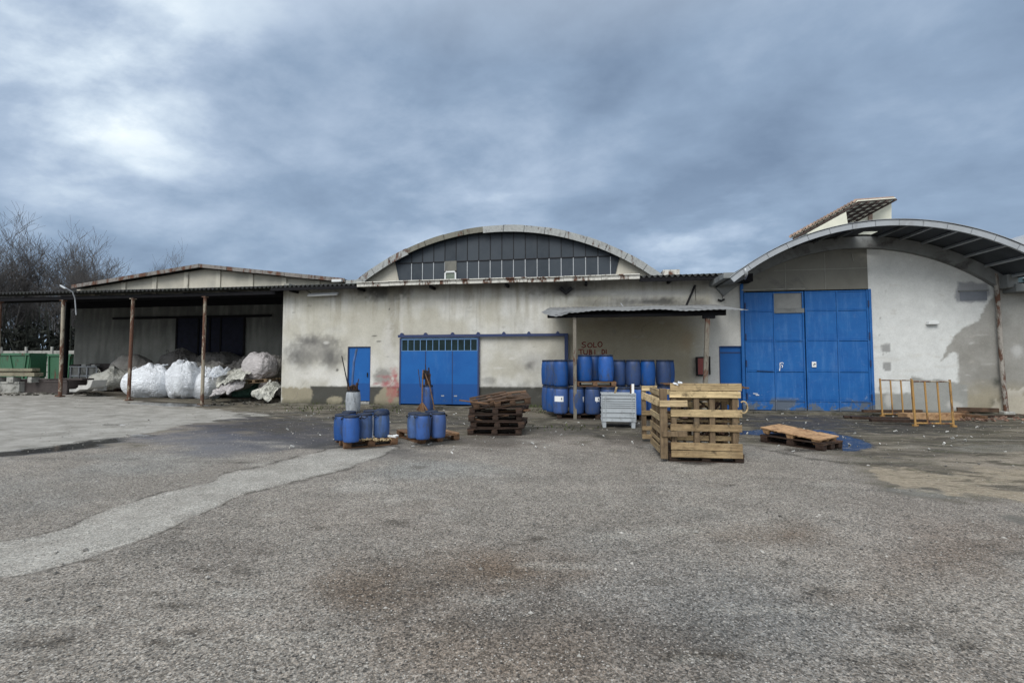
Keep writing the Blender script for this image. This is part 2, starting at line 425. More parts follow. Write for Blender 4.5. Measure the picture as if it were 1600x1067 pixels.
bg2 = wn('ShaderNodeVectorMath', operation='SCALE'); wl(ad.outputs[0], bg2.inputs[0]); bg2.inputs[3].default_value = SKYGAIN/.12
wl(bg2.outputs[0], bg.inputs[0]); bg.inputs[1].default_value = .12
sun = bpy.data.lights.new('sun', 'SUN'); sun.energy = SUNE; sun.angle = R(35); sun.color = (1, .965, .91)
so = bpy.data.objects.new('sun', sun); COL.objects.link(so)
az = R(SUN_AZ); sd = Vector((math.sin(az)*math.cos(R(SUN_EL)), math.cos(az)*math.cos(R(SUN_EL)), math.sin(R(SUN_EL))))
so.rotation_euler = sd.to_track_quat('Z', 'Y').to_euler(); so.location = (0, -10, 30)
scn.view_settings.view_transform = 'Standard'; scn.view_settings.look = 'None'; scn.view_settings.gamma = 1
scn.view_settings.exposure = EXPO

# ------------------------------------------------------------------ ground
def axis(a, b, dense, lo, hi):
    xs = list(np.arange(a, b, dense)); o = []
    x = a; st = dense
    while x > lo: st *= 1.35; x -= st; o.append(x)
    o.append(lo*1.2); h = []; x = xs[-1]; st = dense
    while x < hi: st *= 1.35; x += st; h.append(x)
    h.append(hi*1.2)
    return np.array(o[::-1]+xs+h)
gx = axis(-25, 15, .085, -900, 900); gy = axis(.8, 17.5, .06, -300, 1200)
GXX, GYY = np.meshgrid(gx, gy); nx, ny = len(gx), len(gy)
X = GXX.ravel(); Y = GYY.ravel()
Z = gz(X, Y)
near = (np.abs(X) < 40) & (Y < 30)
Z = Z+np.where(near, .035*fbm(X*.35, Y*.35, 5, 3)+.02*fbm(X*1.1, Y*1.1, 9, 3), 0)
P = proj(X, Y, np.zeros_like(X)); P = (np.where(Y > .5, P[0], -9999), np.where(Y > .5, P[1], -9999))
# noise in ground metres
nA = fbm(X*1.2, Y*1.2, 1, 6); nB = fbm(X*.35, Y*.35, 2, 5); nC = fbm(X*4, Y*4, 3, 4); nD = fbm(X*.5, Y*2.5, 4, 5)
asph = np.array([.228, .211, .188])
nH = fbm(X*.22+9, Y*.3, 81, 5); nI = fbm(X*.7, Y*1.1, 82, 6)
c = np.repeat(asph[None, :], len(X), 0)*(1+.35*nB+.2*nA)[:, None]
c = mix(c, (.225, .20, .175), np.clip(nH*4-.2, 0, .5)); c = mix(c, (.225, .232, .225), np.clip(-nH*4-.2, 0, .6)); c = mix(c, (.15, .135, .12), np.clip(nI*4.5-.75, 0, .5)); c = mix(c, (.32, .31, .285), np.clip(-nI*4.5-.8, 0, .5))
grain = np.ones_like(X); wet = np.clip(.12+.5*nB, 0, 1)
# warm brown, earthy tints
for e in ((780, 890, 170, 38), (1230, 835, 120, 30), (560, 925, 110, 60), (1330, 930, 120, 32), (850, 1000, 400, 90), (1500, 870, 200, 60)):
    c = mix(c, (.13, .098, .072), .8*ell(P, e[:2], e[2:], 1.0, 1.1, nA*1.3+nC*.5))
c = mix(c, (.20, .172, .15), .55*ell(P, (1450, 850), (260, 100), 1, .8, nA))
c = mix(c, (.15, .165, .17), .5*ell(P, (1150, 960), (350, 120), 1, .9, nB*2))
# zone near the buildings: dirty concrete / compacted mud
yard = pol(P, [(-200, 700), (200, 682), (330, 655), (520, 672), (640, 690), (880, 672), (1010, 690), (1180, 690), (1330, 715), (1400, 760), (1700, 800), (2600, 800), (2600, 560), (-900, 560)], 26, nA*2+nC, 26)
c = mix(c, (.135, .118, .092), .9*yard*(1+nD)); grain = grain*(1-.75*yard)
c = mix(c, (.06, .054, .046), yard*np.clip(nD*3.2+.3, 0, .9)); nE = fbm(X*2.2, Y*5, 61, 5); c = mix(c, (.08, .075, .05), yard*np.clip(nE*3.5, 0, .6))
c = mix(c, (.30, .285, .24), yard*np.clip(fbm(X*.9, Y*3.2, 21, 5)*3.4-.35, 0, .6))
# left pale concrete apron, pale strip and sandy patch: broad masks, cut to ragged edges in the shader
ap = pol(P, [(-600, 625), (110, 622), (330, 640), (420, 648), (300, 662), (195, 683), (0, 706), (-600, 760)], 22, nA+nC, 5)
st = pol(P, [(-60, 848), (0, 846), (60, 838), (120, 818), (180, 792), (260, 772), (340, 752), (345, 742), (420, 728), (520, 702), (600, 694), (625, 699), (560, 726), (480, 748), (390, 768), (300, 808), (250, 832), (175, 856), (130, 872), (60, 892), (0, 900), (-60, 905)], 24, nA+nC, 6)
grain = grain*(1-.97*np.clip(ap*1.6, 0, 1))*(1-.45*st)
# cracks along the strip
for pts in ([(0, 901), (60, 893), (130, 872), (165, 857)], [(350, 769), (400, 767), (470, 752), (550, 726), (600, 704)], [(345, 722), (420, 724), (480, 716), (520, 706)], [(540, 712), (600, 702), (640, 703)]):
    for i in range(len(pts)-1):
        a, b = pts[i], pts[i+1]; q = pol(P, [a, b, (b[0], b[1]+1.6), (a[0], a[1]+1.6)], 2.5, nC, 3)
        c = mix(c, (.06, .055, .05), .7*q)
# dark oily area left of the drums, puddles, damp, painted contact shade
nF = fbm(X*1.6, Y*4.2, 71, 6); nG = fbm(X*.8, Y*2.2, 72, 6)
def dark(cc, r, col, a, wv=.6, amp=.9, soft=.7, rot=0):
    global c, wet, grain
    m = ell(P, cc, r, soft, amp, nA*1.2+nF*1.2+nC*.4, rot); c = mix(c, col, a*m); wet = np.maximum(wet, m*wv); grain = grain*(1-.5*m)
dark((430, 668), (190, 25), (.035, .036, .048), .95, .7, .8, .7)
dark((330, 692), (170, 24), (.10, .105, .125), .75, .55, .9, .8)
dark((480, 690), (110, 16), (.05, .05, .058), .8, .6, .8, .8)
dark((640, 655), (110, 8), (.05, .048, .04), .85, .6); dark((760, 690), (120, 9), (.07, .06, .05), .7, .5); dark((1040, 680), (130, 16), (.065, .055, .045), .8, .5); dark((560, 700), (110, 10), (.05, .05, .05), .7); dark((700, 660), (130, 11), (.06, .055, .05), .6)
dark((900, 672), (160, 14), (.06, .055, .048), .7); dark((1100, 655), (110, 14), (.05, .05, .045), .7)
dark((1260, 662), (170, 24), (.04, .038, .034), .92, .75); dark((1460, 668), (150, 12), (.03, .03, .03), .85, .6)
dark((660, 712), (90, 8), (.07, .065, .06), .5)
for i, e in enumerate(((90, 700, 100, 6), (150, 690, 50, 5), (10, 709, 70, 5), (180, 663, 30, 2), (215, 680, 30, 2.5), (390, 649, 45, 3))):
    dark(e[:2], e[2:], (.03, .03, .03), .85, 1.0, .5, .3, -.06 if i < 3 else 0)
c = mix(c, (.27, .25, .20), .6*yard*(1-ap)*np.clip(nF*4-.5, 0, 1)); c = mix(c, (.045, .042, .036), .75*yard*(1-ap)*np.clip(-nF*4.5-.35, 0, 1)); wet = np.maximum(wet, .7*yard*(1-ap)*np.clip(-nF*4.5-.2, 0, 1))
c = mix(c, (.09, .085, .078), .5*(1-yard)*(1-st)*np.clip(nG*3.5-.4, 0, 1))
for pts in ([(330, 652), (400, 650), (440, 656), (560, 652)], [(520, 655), (640, 662), (800, 655)], [(880, 660), (960, 690), (1010, 700)], [(1180, 700), (1260, 716), (1380, 730), (1420, 760), (1480, 775)], [(1400, 692), (1500, 698), (1600, 694)], [(0, 706), (80, 695), (190, 682), (240, 664), (350, 655)]):
    for i in range(len(pts)-1):
        a, b = pts[i], pts[i+1]; q = pol(P, [a, b, (b[0], b[1]+1.2), (a[0], a[1]+1.2)], 2.0, nC+nF, 7); c = mix(c, (.04, .038, .034), .75*q)
oil_shade = np.maximum(ell(P, (440, 667), (200, 30), 1.6, .7, nA+nF), ell(P, (1265, 660), (150, 24), 1.6, .7, nA+nF)); oil_shade = np.maximum(oil_shade, .9*ell(P, (690, 668), (330, 12), 1.6, .6, nA+nF)); oil_shade = np.maximum(oil_shade, .9*ell(P, (1100, 662), (230, 16), 1.6, .6, nA+nF))
for e in ((575, 698, 62, 11), (666, 688, 58, 9), (780, 680, 60, 10), (1095, 722, 85, 10), (968, 668, 40, 6), (900, 654, 80, 8), (1250, 704, 75, 8), (1440, 664, 120, 9), (250, 622, 130, 5), (390, 626, 60, 6), (60, 616, 90, 4)):  # contact shade painted on the ground under pallets, drums, cage and bags
    oil_shade = np.maximum(oil_shade, 1.0*ell(P, e[:2], e[2:], 1.3, .4, nA+nF))
oil_shade = np.maximum(oil_shade, .75*ell(P, (330, 692), (150, 20), 1.6, .7, nA+nF)); oil_shade = np.maximum(oil_shade, ell(P, (1470, 664), (230, 12), 1.6, .5, nA+nF))  # last ellipse: long shadow under the rail frames, painted in
# sandy crumbled patch and shallow puddles at right
sand = pol(P, [(1365, 735), (1420, 734), (1600, 738), (2000, 745), (2000, 830), (1640, 800), (1560, 778), (1460, 762), (1400, 752)], 34, nA+nC, 26)
grain = grain*(1-.4*sand)
sand2 = pol(P, [(1500, 705), (2000, 700), (2000, 735), (1420, 733)], 20, nA, 30); c = mix(c, (.27, .235, .19), .7*sand2)
for e in ((1440, 770, 75, 9, .12), (1590, 762, 70, 8, .1), (1560, 700, 90, 8, 0), (1640, 778, 60, 5, 0), (1600, 815, 40, 6, .2)):
    m = ell(P, e[:2], e[2:4], .3, .5, nA+nC, e[4]); c = mix(c, (.12, .115, .10), .85*m); wet = np.maximum(wet, m*.93); grain = grain*(1-.9*m)
pud = np.maximum(ell(P, (1300, 688), (62, 15), .12, .55, nA*1.2+nC*.4, .14), ell(P, (1180, 676), (45, 6), .2, .8, nA+nC))
pud = np.maximum(pud, ell(P, (275, 633), (100, 2.6), .3, .4, nA)); pud = np.maximum(pud, ell(P, (105, 697), (85, 6.5), .2, .45, nA+nC, -.13))
c = mix(c, (.03, .03, .03), .9*pud); wet = np.maximum(wet, pud); grain = grain*(1-pud); Z = Z*(1-pud*near)+gz(X, Y)*pud*near
# small pot holes / dark rust blots
rs = random.Random(3)
for _ in range(70):
    px, py = rs.uniform(0, 1600), 640+rs.random()**.8*410; s = (py-567)/110
    c = mix(c, (.07, .062, .052), rs.uniform(.3, .8)*ell(P, (px, py), (rs.uniform(4, 16)*s, rs.uniform(.8, 2.4)*s), .6, 1.0, nC*1.5))
for _ in range(40):
    px, py = rs.uniform(0, 1600), 650+rs.random()*400; s = (py-567)/110
    c = mix(c, (.33, .32, .29), rs.uniform(.2, .5)*ell(P, (px, py), (rs.uniform(8, 30)*s, rs.uniform(1, 3)*s), .8, 1.2, nC*1.5))
c = np.clip(c, .01, .7)
# beyond the yard: bare earth and winter grass
far = np.clip((Y-24)/8, 0, 1); c = mix(c, (.075, .075, .05), far); far = np.clip((np.abs(X+5)-45)/10, 0, 1); c = mix(c, (.08, .08, .05), far)
me = bpy.data.meshes.new('ground'); me.vertices.add(len(X)); me.vertices.foreach_set('co', np.stack([X, Y, Z], 1).astype(np.float32).ravel())
I = np.arange(nx*ny).reshape(ny, nx); fq = np.stack([I[:-1, :-1], I[:-1, 1:], I[1:, 1:], I[1:, :-1]], -1).reshape(-1, 4)
me.loops.add(fq.size); me.polygons.add(len(fq)); me.loops.foreach_set('vertex_index', fq.ravel()); me.polygons.foreach_set('loop_start', np.arange(0, fq.size, 4)); me.update(calc_edges=True)
me.polygons.foreach_set('use_smooth', [True]*len(fq))
ground = bpy.data.objects.new('ground', me); COL.objects.link(ground); ground['kind'] = 'structure'
setcol(ground, c*GC); setfl(ground, wet, 'wet'); setfl(ground, grain, 'grain'); setfl(ground, yard*(1-np.clip(ap*1.5, 0, 1)), 'yard'); setfl(ground, ap, 'apron'); setfl(ground, st, 'strip'); setfl(ground, sand, 'sand'); setfl(ground, oil_shade, 'oil_shade')
t = NT('yard_ground'); v = t.mp('Object'); a = t.n('ShaderNodeAttribute', attribute_name='Col'); aw = t.n('ShaderNodeAttribute', attribute_name='wet'); ag = t.n('ShaderNodeAttribute', attribute_name='grain')
def cellval(scale):
    sp = t.n('ShaderNodeSeparateColor'); t.l(t.vor(v, scale), sp.inputs[0]); return sp.outputs
c1 = cellval(150); c2 = cellval(80); c3 = cellval(27)
# grain amplitude varies over the yard
k1 = t.rng(c1[0], 0, 1, .5, 1.5); k2 = t.rng(c2[0], 0, 1, .55, 1.45); k = t.math('MULTIPLY', k1, k2)
fn = t.noise(v, 9, 8, .75); k = t.math('MULTIPLY', k, t.rng(fn, .25, .75, .8, 1.2)); fm = t.noise(v, 26, 5, .8); k = t.math('MULTIPLY', k, t.rng(fm, .3, .7, .84, 1.16)); fn2 = t.noise(t.mp('Object', (1, 1.2, 1)), 2.2, 9, .75, .4); k = t.math('MULTIPLY', k, t.rng(fn2, .3, .7, .8, 1.18))
k = t.math('ADD', t.math('MULTIPLY', t.math('SUBTRACT', k, 1.0), t.rng(ag.outputs['Fac'], 0, 1, .12, 1)), 1.0)
rgb = t.n('ShaderNodeCombineXYZ')
for i in range(3): t.l(k, rgb.inputs[i])
def ragged(attr, w, amp, nz):
    an = t.n('ShaderNodeAttribute', attribute_name=attr); return t.rng(t.math('ADD', an.outputs['Fac'], t.math('MULTIPLY', t.math('SUBTRACT', nz, .5), amp)), .5-w, .5+w, 0, 1)
e1 = t.noise(v, 2.0, 9, .7); e2 = t.noise(t.mp('Object', (1, 1.4, 1)), 1.5, 9, .68, .5); e3 = t.noise(v, 14, 6, .75)
bc = a.outputs['Color']
m = ragged('apron', .06, .9, e2); bc = t.mix(m, bc, t.mix(t.rng(e2, .35, .65, 0, 1), (.20, .192, .172), (.34, .33, .305)))
sm = ragged('strip', .07, .5, e1); sc_ = t.mix(t.rng(e1, .3, .7, 0, 1), (.27, .26, .235), (.37, .36, .33)); bc = t.mix(t.math('MULTIPLY', sm, t.rng(e2, .3, .55, .4, .95)), bc, sc_)
# thin dark crack where the strip meets the asphalt
es = ragged('strip', .015, .5, e1); ed_ = t.math('MULTIPLY', t.math('MULTIPLY', es, t.math('SUBTRACT', 1.0, sm)), 1.0); ea = t.n('ShaderNodeAttribute', attribute_name='strip')
rim = t.math('SUBTRACT', 1.0, t.math('ABSOLUTE', t.math('MULTIPLY', t.math('SUBTRACT', t.math('ADD', ea.outputs['Fac'], t.math('MULTIPLY', t.math('SUBTRACT', e1, .5), .5)), .42), 16.0)), True)
bc = t.mix(t.math('MULTIPLY', rim, t.rng(e2, .42, .52, 0, .75)), bc, (.05, .046, .04))
m = ragged('sand', .07, .8, e2); bc = t.mix(t.math('MULTIPLY', m, .9), bc, t.mix(t.rng(e3, .35, .65, 0, 1), (.20, .165, .12), (.35, .305, .235)))
ya = t.n('ShaderNodeAttribute', attribute_name='yard').outputs['Fac']; e4 = t.noise(t.mp('Object', (.8, 2.0, 1)), 1.1, 10, .72, .6); e5 = t.noise(t.mp('Object', (1, 2.4, 1)), 2.3, 9, .72, .8)
bc = t.mix(t.math('MULTIPLY', ya, t.rng(e4, .52, .60, 0, .8)), bc, (.05, .045, .035)); bc = t.mix(t.math('MULTIPLY', ya, t.rng(e5, .55, .62, 0, .7)), bc, (.24, .215, .165)); bc = t.mix(t.math('MULTIPLY', ya, t.rng(e5, .45, .38, 0, .6)), bc, (.075, .075, .045))
m = ragged('oil_shade', .12, 1.0, t.math('ADD', t.math('MULTIPLY', e2, .7), t.math('MULTIPLY', e3, .3))); bc = t.mix(t.math('MULTIPLY', m, .9), bc, t.mix(t.rng(e3, .4, .6, 0, 1), (.03, .028, .028), (.08, .072, .062)))
col = t.mix(1.0, bc, rgb.outputs[0], 'MULTIPLY')
# tinted stones
hue = t.mix(c1[1], (1.06, .99, .92), (.95, 1.0, 1.04)); col = t.mix(t.math('MULTIPLY', ag.outputs['Fac'], .9), col, t.mix(1.0, col, hue, 'MULTIPLY'))
ws = t.math('MULTIPLY', t.rng(c2[1], .93, .945, 0, 1), t.math('MULTIPLY', ag.outputs['Fac'], t.rng(t.vor(v, 80, out='Distance'), .35, .45, 1, 0)))
col = t.mix(t.math('MULTIPLY', ws, .8), col, (.52, .50, .46))
ds = t.math('MULTIPLY', t.rng(c2[2], .92, .94, 0, 1), ag.outputs['Fac']); col = t.mix(t.math('MULTIPLY', ds, .75), col, (.03, .03, .03))
lw = t.math('MULTIPLY', t.rng(c3[1], .955, .96, 0, 1), t.rng(t.vor(v, 27, out='Distance'), .22, .3, 1, 0)); col = t.mix(t.math('MULTIPLY', lw, .6), col, (.5, .47, .42))
t.put(t.b.inputs['Base Color'], col)
rr = t.rng(t.math('ADD', aw.outputs['Fac'], t.math('MULTIPLY', t.math('SUBTRACT', fn, .5), .35)), .3, .98, .92, .35)
rr = t.mix(t.rng(aw.outputs['Fac'], .9, .97, 0, 1), rr, t.rng(e3, .35, .65, .04, .22)); t.put(t.b.inputs['Specular IOR Level'], t.rng(aw.outputs['Fac'], .5, .97, .12, .2))
t.put(t.b.inputs['Roughness'], rr)
bh = t.math('ADD', t.math('MULTIPLY', k1, .4), t.math('ADD', t.math('MULTIPLY', k2, .7), t.math('MULTIPLY', fn, 2.0)))
bp = t.n('ShaderNodeBump'); t.l(bh, bp.inputs['Height']); bp.inputs['Distance'].default_value = .006
t.l(t.math('MULTIPLY', t.rng(aw.outputs['Fac'], .6, .95, .8, 0), t.rng(ag.outputs['Fac'], 0, 1, .45, 1)), bp.inputs['Strength']); t.l(bp.outputs[0], t.b.inputs['Normal'])
me.materials.append(t.m)

def ggz(x, y): return float(gz(x, y))

# loose stones and crumbs lying on the yard
mb = MB(); rs = random.Random(11)
for i in range(5200):
    y = 1.6+14*rs.random()**1.5; x = rs.uniform(-1.25, 1.1)*(y+1)
    r = rs.uniform(.003, .0085)*(1+.06*y) if rs.random() < .95 else rs.uniform(.012, .025)
    z = ggz(x, y)+r*.25
    vs = []; rz = rs.uniform(0, 3.14)
    for (a, b, d) in ((1, 0, 0), (0, 1, 0), (-1, 0, 0), (0, -1, 0), (0, 0, 1), (0, 0, -1)):
        q = Vector((a, b, d*.7))*r*rs.uniform(.7, 1.3); q.rotate(Euler((.3, .2, rz))); vs.append((x+q.x, y+q.y, z+q.z))
    mb.add(vs, [(0, 1, 4), (1, 2, 4), (2, 3, 4), (3, 0, 4), (1, 0, 5), (2, 1, 5), (3, 2, 5), (0, 3, 5)])
M['stone'] = simple('loose_stone', (.27, .26, .24), .9, .2, 30, 0, isl=.65)
tag(mb.build('gravel', M['stone'], recalc=False), kind='stuff')
# ------------------------------------------------------------------ wall sheets with openings
def wallsheet(name, parent, mat, x0, x1, ztop, Yp, step=.045, holes=(), z0=-.05, reveal=.18, paint=None, base=(.4, .4, .36), seed=0):
    """flat wall facing the yard; ztop(x) gives its upper edge; holes are (x0,x1,z0,z1)"""
    xs = set(np.round(np.arange(x0, x1, step), 4)) | {x1}
    zs = set(np.round(np.arange(0, 1, 1/ max(2, int(4.4/step))), 5)) | {1.0}
    xs = np.array(sorted(xs)); T = ztop(xs)
    if holes:
        H = float(np.max(T)); zz = set(np.round(np.arange(z0, H, step), 4)) | {H}
        for h in holes: zz |= {round(h[2], 4), round(h[3], 4)}; xs = np.array(sorted(set(xs) | {round(h[0], 4), round(h[1], 4)}))
        zz = np.array(sorted(zz)); T = ztop(xs)
        XX, ZZ = np.meshgrid(xs, zz)
    else:
        v = np.array(sorted(zs)); XX = np.repeat(xs[None, :], len(v), 0); ZZ = z0+(T[None, :]-z0)*v[:, None]
    ny_, nx_ = XX.shape
    Xf = XX.ravel(); Zf = ZZ.ravel(); Yf = np.full_like(Xf, Yp)
    I = np.arange(nx_*ny_).reshape(ny_, nx_); f = np.stack([I[:-1, :-1], I[:-1, 1:], I[1:, 1:], I[1:, :-1]], -1).reshape(-1, 4)
    cx_ = Xf[f].mean(1); cz_ = Zf[f].mean(1); keep = np.ones(len(f), bool)
    for h in holes: keep &= ~((cx_ > h[0]) & (cx_ < h[1]) & (cz_ > h[2]) & (cz_ < h[3]))
    f = f[keep]
    V = [tuple(q) for q in np.stack([Xf, Yf, Zf], 1)]; Fc = [tuple(int(i) for i in q) for q in f]
    n0 = len(V)
    for h in holes:
        a, b, cz0, d = h; o = len(V)
        for (x, z) in ((a, cz0), (a, d), (b, d), (b, cz0)): V += [(x, Yp, z), (x, Yp+reveal, z)]
        Fc += [(o, o+1, o+3, o+2), (o+2, o+3, o+5, o+4), (o+4, o+5, o+7, o+6)]
    me = bpy.data.meshes.new(name); me.from_pydata(V, [], Fc); me.update(); me.materials.append(mat)
    o = bpy.data.objects.new(name, me); COL.objects.link(o); o.parent = parent
    Xa = np.array([q[0] for q in V]); Za = np.array([q[2] for q in V]); Pp = proj(Xa, np.full_like(Xa, Yp), Za)
    cc = np.repeat(np.array([base]), len(V), 0)
    if paint: cc = paint(cc, Pp, Xa, Za)
    setcol(o, np.clip(cc, .008, .85)); return o

PL = (.54, .54, .51)
def paint_front(c, P, X, Z):
    n1 = fbm(X*1.1, Z*1.1, 31, 6); n2 = fbm(X*5, Z*5, 32, 4); ns = fbm(X*6, Z*.7, 33, 5); n3 = fbm(X*.45, Z*.45, 34, 4); n5 = fbm(X*11, Z*11, 36, 3); nd = fbm(X*13, Z*.45, 35, 5); n2 = n2+.7*n5
    c = c*(1+.4*n1+.14*n3+.10*n5)[:, None]
    drip = np.clip(nd*5-.6+.5*np.clip((Z-3.2)/1, -1, 1)+n1, 0, 1)*np.clip((Z-1.6)/2.2, 0, 1); c = mix(c, (.17, .16, .135), .6*drip)
    c = mix(c, (.58, .575, .55), np.clip(n3*3+n1*2, 0, .6)); c = mix(c, (.38, .355, .275), np.clip(-n3*2.5-n1*1.2+.08, 0, .55))
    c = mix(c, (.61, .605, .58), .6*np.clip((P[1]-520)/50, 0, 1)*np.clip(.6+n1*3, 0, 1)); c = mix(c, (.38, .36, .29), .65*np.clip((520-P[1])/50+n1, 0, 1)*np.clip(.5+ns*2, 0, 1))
    c = mix(c, (.28, .26, .21), np.clip(ns*2.4-.25, 0, .5)*np.clip((Z-1.5)/2.5, 0, 1))
    # warm ochre right part under the small canopy
    c = mix(c, (.30, .26, .175), .8*pol(P, [(885, 490), (1060, 488), (1092, 520), (1085, 600), (885, 600)], 26, n1, 30))
    c = mix(c, (.32, .22, .14), .35*ell(P, (1072, 535), (14, 18), .8, .5, n1))
    # water mould band below the eaves, with the eaves shade painted in
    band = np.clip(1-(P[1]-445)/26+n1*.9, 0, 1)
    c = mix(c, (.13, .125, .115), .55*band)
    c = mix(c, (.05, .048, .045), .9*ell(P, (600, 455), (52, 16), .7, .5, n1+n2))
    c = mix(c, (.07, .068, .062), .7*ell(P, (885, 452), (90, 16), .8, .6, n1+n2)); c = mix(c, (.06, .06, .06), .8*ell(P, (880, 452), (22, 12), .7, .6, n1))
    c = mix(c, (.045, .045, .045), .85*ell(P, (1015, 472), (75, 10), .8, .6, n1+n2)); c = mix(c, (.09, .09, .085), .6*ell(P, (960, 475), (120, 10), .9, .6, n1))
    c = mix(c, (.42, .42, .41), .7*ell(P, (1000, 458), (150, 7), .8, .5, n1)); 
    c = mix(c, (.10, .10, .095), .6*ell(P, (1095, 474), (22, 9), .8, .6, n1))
    # damp streaks over the pilaster line at 610-630
    c = mix(c, (.25, .235, .19), .6*pol(P, [(606, 450), (622, 450), (618, 545), (604, 545)], 8, ns+n1, 14))
    c = mix(c, (.50, .49, .45), .8*pol(P, [(625, 460), (629, 460), (630, 525), (626, 525)], 2, n2, 3)); c = mix(c, (.5, .49, .46), .7*pol(P, [(600, 500), (612, 490), (618, 600), (600, 598)], 8, n1+n2, 12))
    # soot heart
    c = mix(c, (.07, .068, .066), .92*ell(P, (488, 534), (42, 15), .9, .6, n1*1.3+n2*.6)); c = mix(c, (.06, .06, .058), .92*ell(P, (464, 556), (30, 26), 1, .6, n1*1.3+n2*.6))
    c = mix(c, (.06, .06, .058), .92*ell(P, (516, 557), (22, 29), 1, .6, n1*1.3+n2*.6)); c = mix(c, (.2, .195, .185), .6*ell(P, (488, 548), (52, 30), .9, .9, n1*1.6+n2*.7)); c = mix(c, (.6, .59, .56), .7*ell(P, (492, 585), (40, 14), .9, .9, n1*1.6+n2))
    c = mix(c, (.21, .205, .19), .6*ell(P, (838, 565), (34, 20), 1, .7, n1*1.5)); c = mix(c, (.1, .1, .095), .7*ell(P, (828, 572), (9, 8), 1, .9, n1+n2))
    c = mix(c, (.2, .2, .19), .6*ell(P, (762, 594), (12, 7), .5, .9, n1+n2)); c = mix(c, (.22, .215, .2), .8*ell(P, (598, 588), (16, 15), .4, .5, n1+n2))
    c = mix(c, (.25, .245, .23), .5*pol(P, [(750, 600), (880, 596), (880, 612), (750, 612)], 6, n1+n2, 14))
    # dark plinth paint with lost patches
    m = pol(P, [(485, 603), (1200, 607), (1200, 660), (485, 645)], 1.2, n2, 1.0)
    c = mix(c, (.036, .036, .03), .94*m)
    lost = np.maximum(pol(P, [(440, 606), (478, 604), (488, 610), (482, 640), (440, 640)], 2.5, n1+n2, 6), ell(P, (522, 627), (14, 9), .25, .7, n1+n2))
    lost = np.maximum(lost, pol(P, [(600, 603), (622, 606), (624, 640), (584, 632), (590, 616)], 3, n1+n2, 8))
    c = mix(c, (.27, .245, .18), lost)
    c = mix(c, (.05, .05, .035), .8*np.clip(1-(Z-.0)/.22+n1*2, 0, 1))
    # red spray marks
    for e in ((616, 582, 5, 14), (606, 588, 14, 3), (612, 612, 12, 20), (600, 600, 12, 5), (619, 600, 4, 16)):
        c = mix(c, (.36, .09, .10), .5*ell(P, e[:2], e[2:], .9, 1.0, n1*1.5+n2*1.8))
    for e in ((585, 525, 5, 1.2), (592, 533, 6, 1), (606, 558, 5, 1), (527, 578, 3, 3), (608, 483, 1.5, 1.5), (459, 489, 4, 1)): c = mix(c, (.06, .06, .055), .85*ell(P, e[:2], e[2:], .5, .5, n2))
    for e in ((800, 560, 6, 2.5), (502, 578, 8, 3), (496, 590, 5, 6), (780, 575, 10, 2), (510, 535, 6, 3)): c = mix(c, (.58, .57, .54), .7*ell(P, e[:2], e[2:], .6, .8, n2*1.5))
    rs = random.Random(5)
    for _ in range(90):
        x, y = rs.uniform(445, 1155), rs.uniform(455, 630); k = rs.choice(((.56, .55, .51), (.24, .23, .2), (.3, .29, .25)))
        c = mix(c, k, rs.uniform(.2, .6)*ell(P, (x, y), (rs.uniform(1.5, 9), rs.uniform(1, 3.5)), .8, 1.2, n2*2))
    for k_ in range(9):
        x0_, y0_ = rs.uniform(450, 1150), rs.uniform(455, 600); q_ = [(x0_, y0_)]
        for _ in range(4): q_.append((q_[-1][0]+rs.uniform(-16, 16), q_[-1][1]+rs.uniform(4, 20)))
        for a_, b_ in zip(q_[:-1], q_[1:]): c = mix(c, (.14, .13, .115), .55*pol(P, [a_, b_, (b_[0]+.7, b_[1]), (a_[0]+.7, a_[1])], 1.0, n2, 1.2))
    # right-hand cleaner white strip
    c = mix(c, (.47, .47, .45), .6*pol(P, [(1110, 440), (1165, 440), (1168, 620), (1108, 620)], 10, n1, 10)); return c
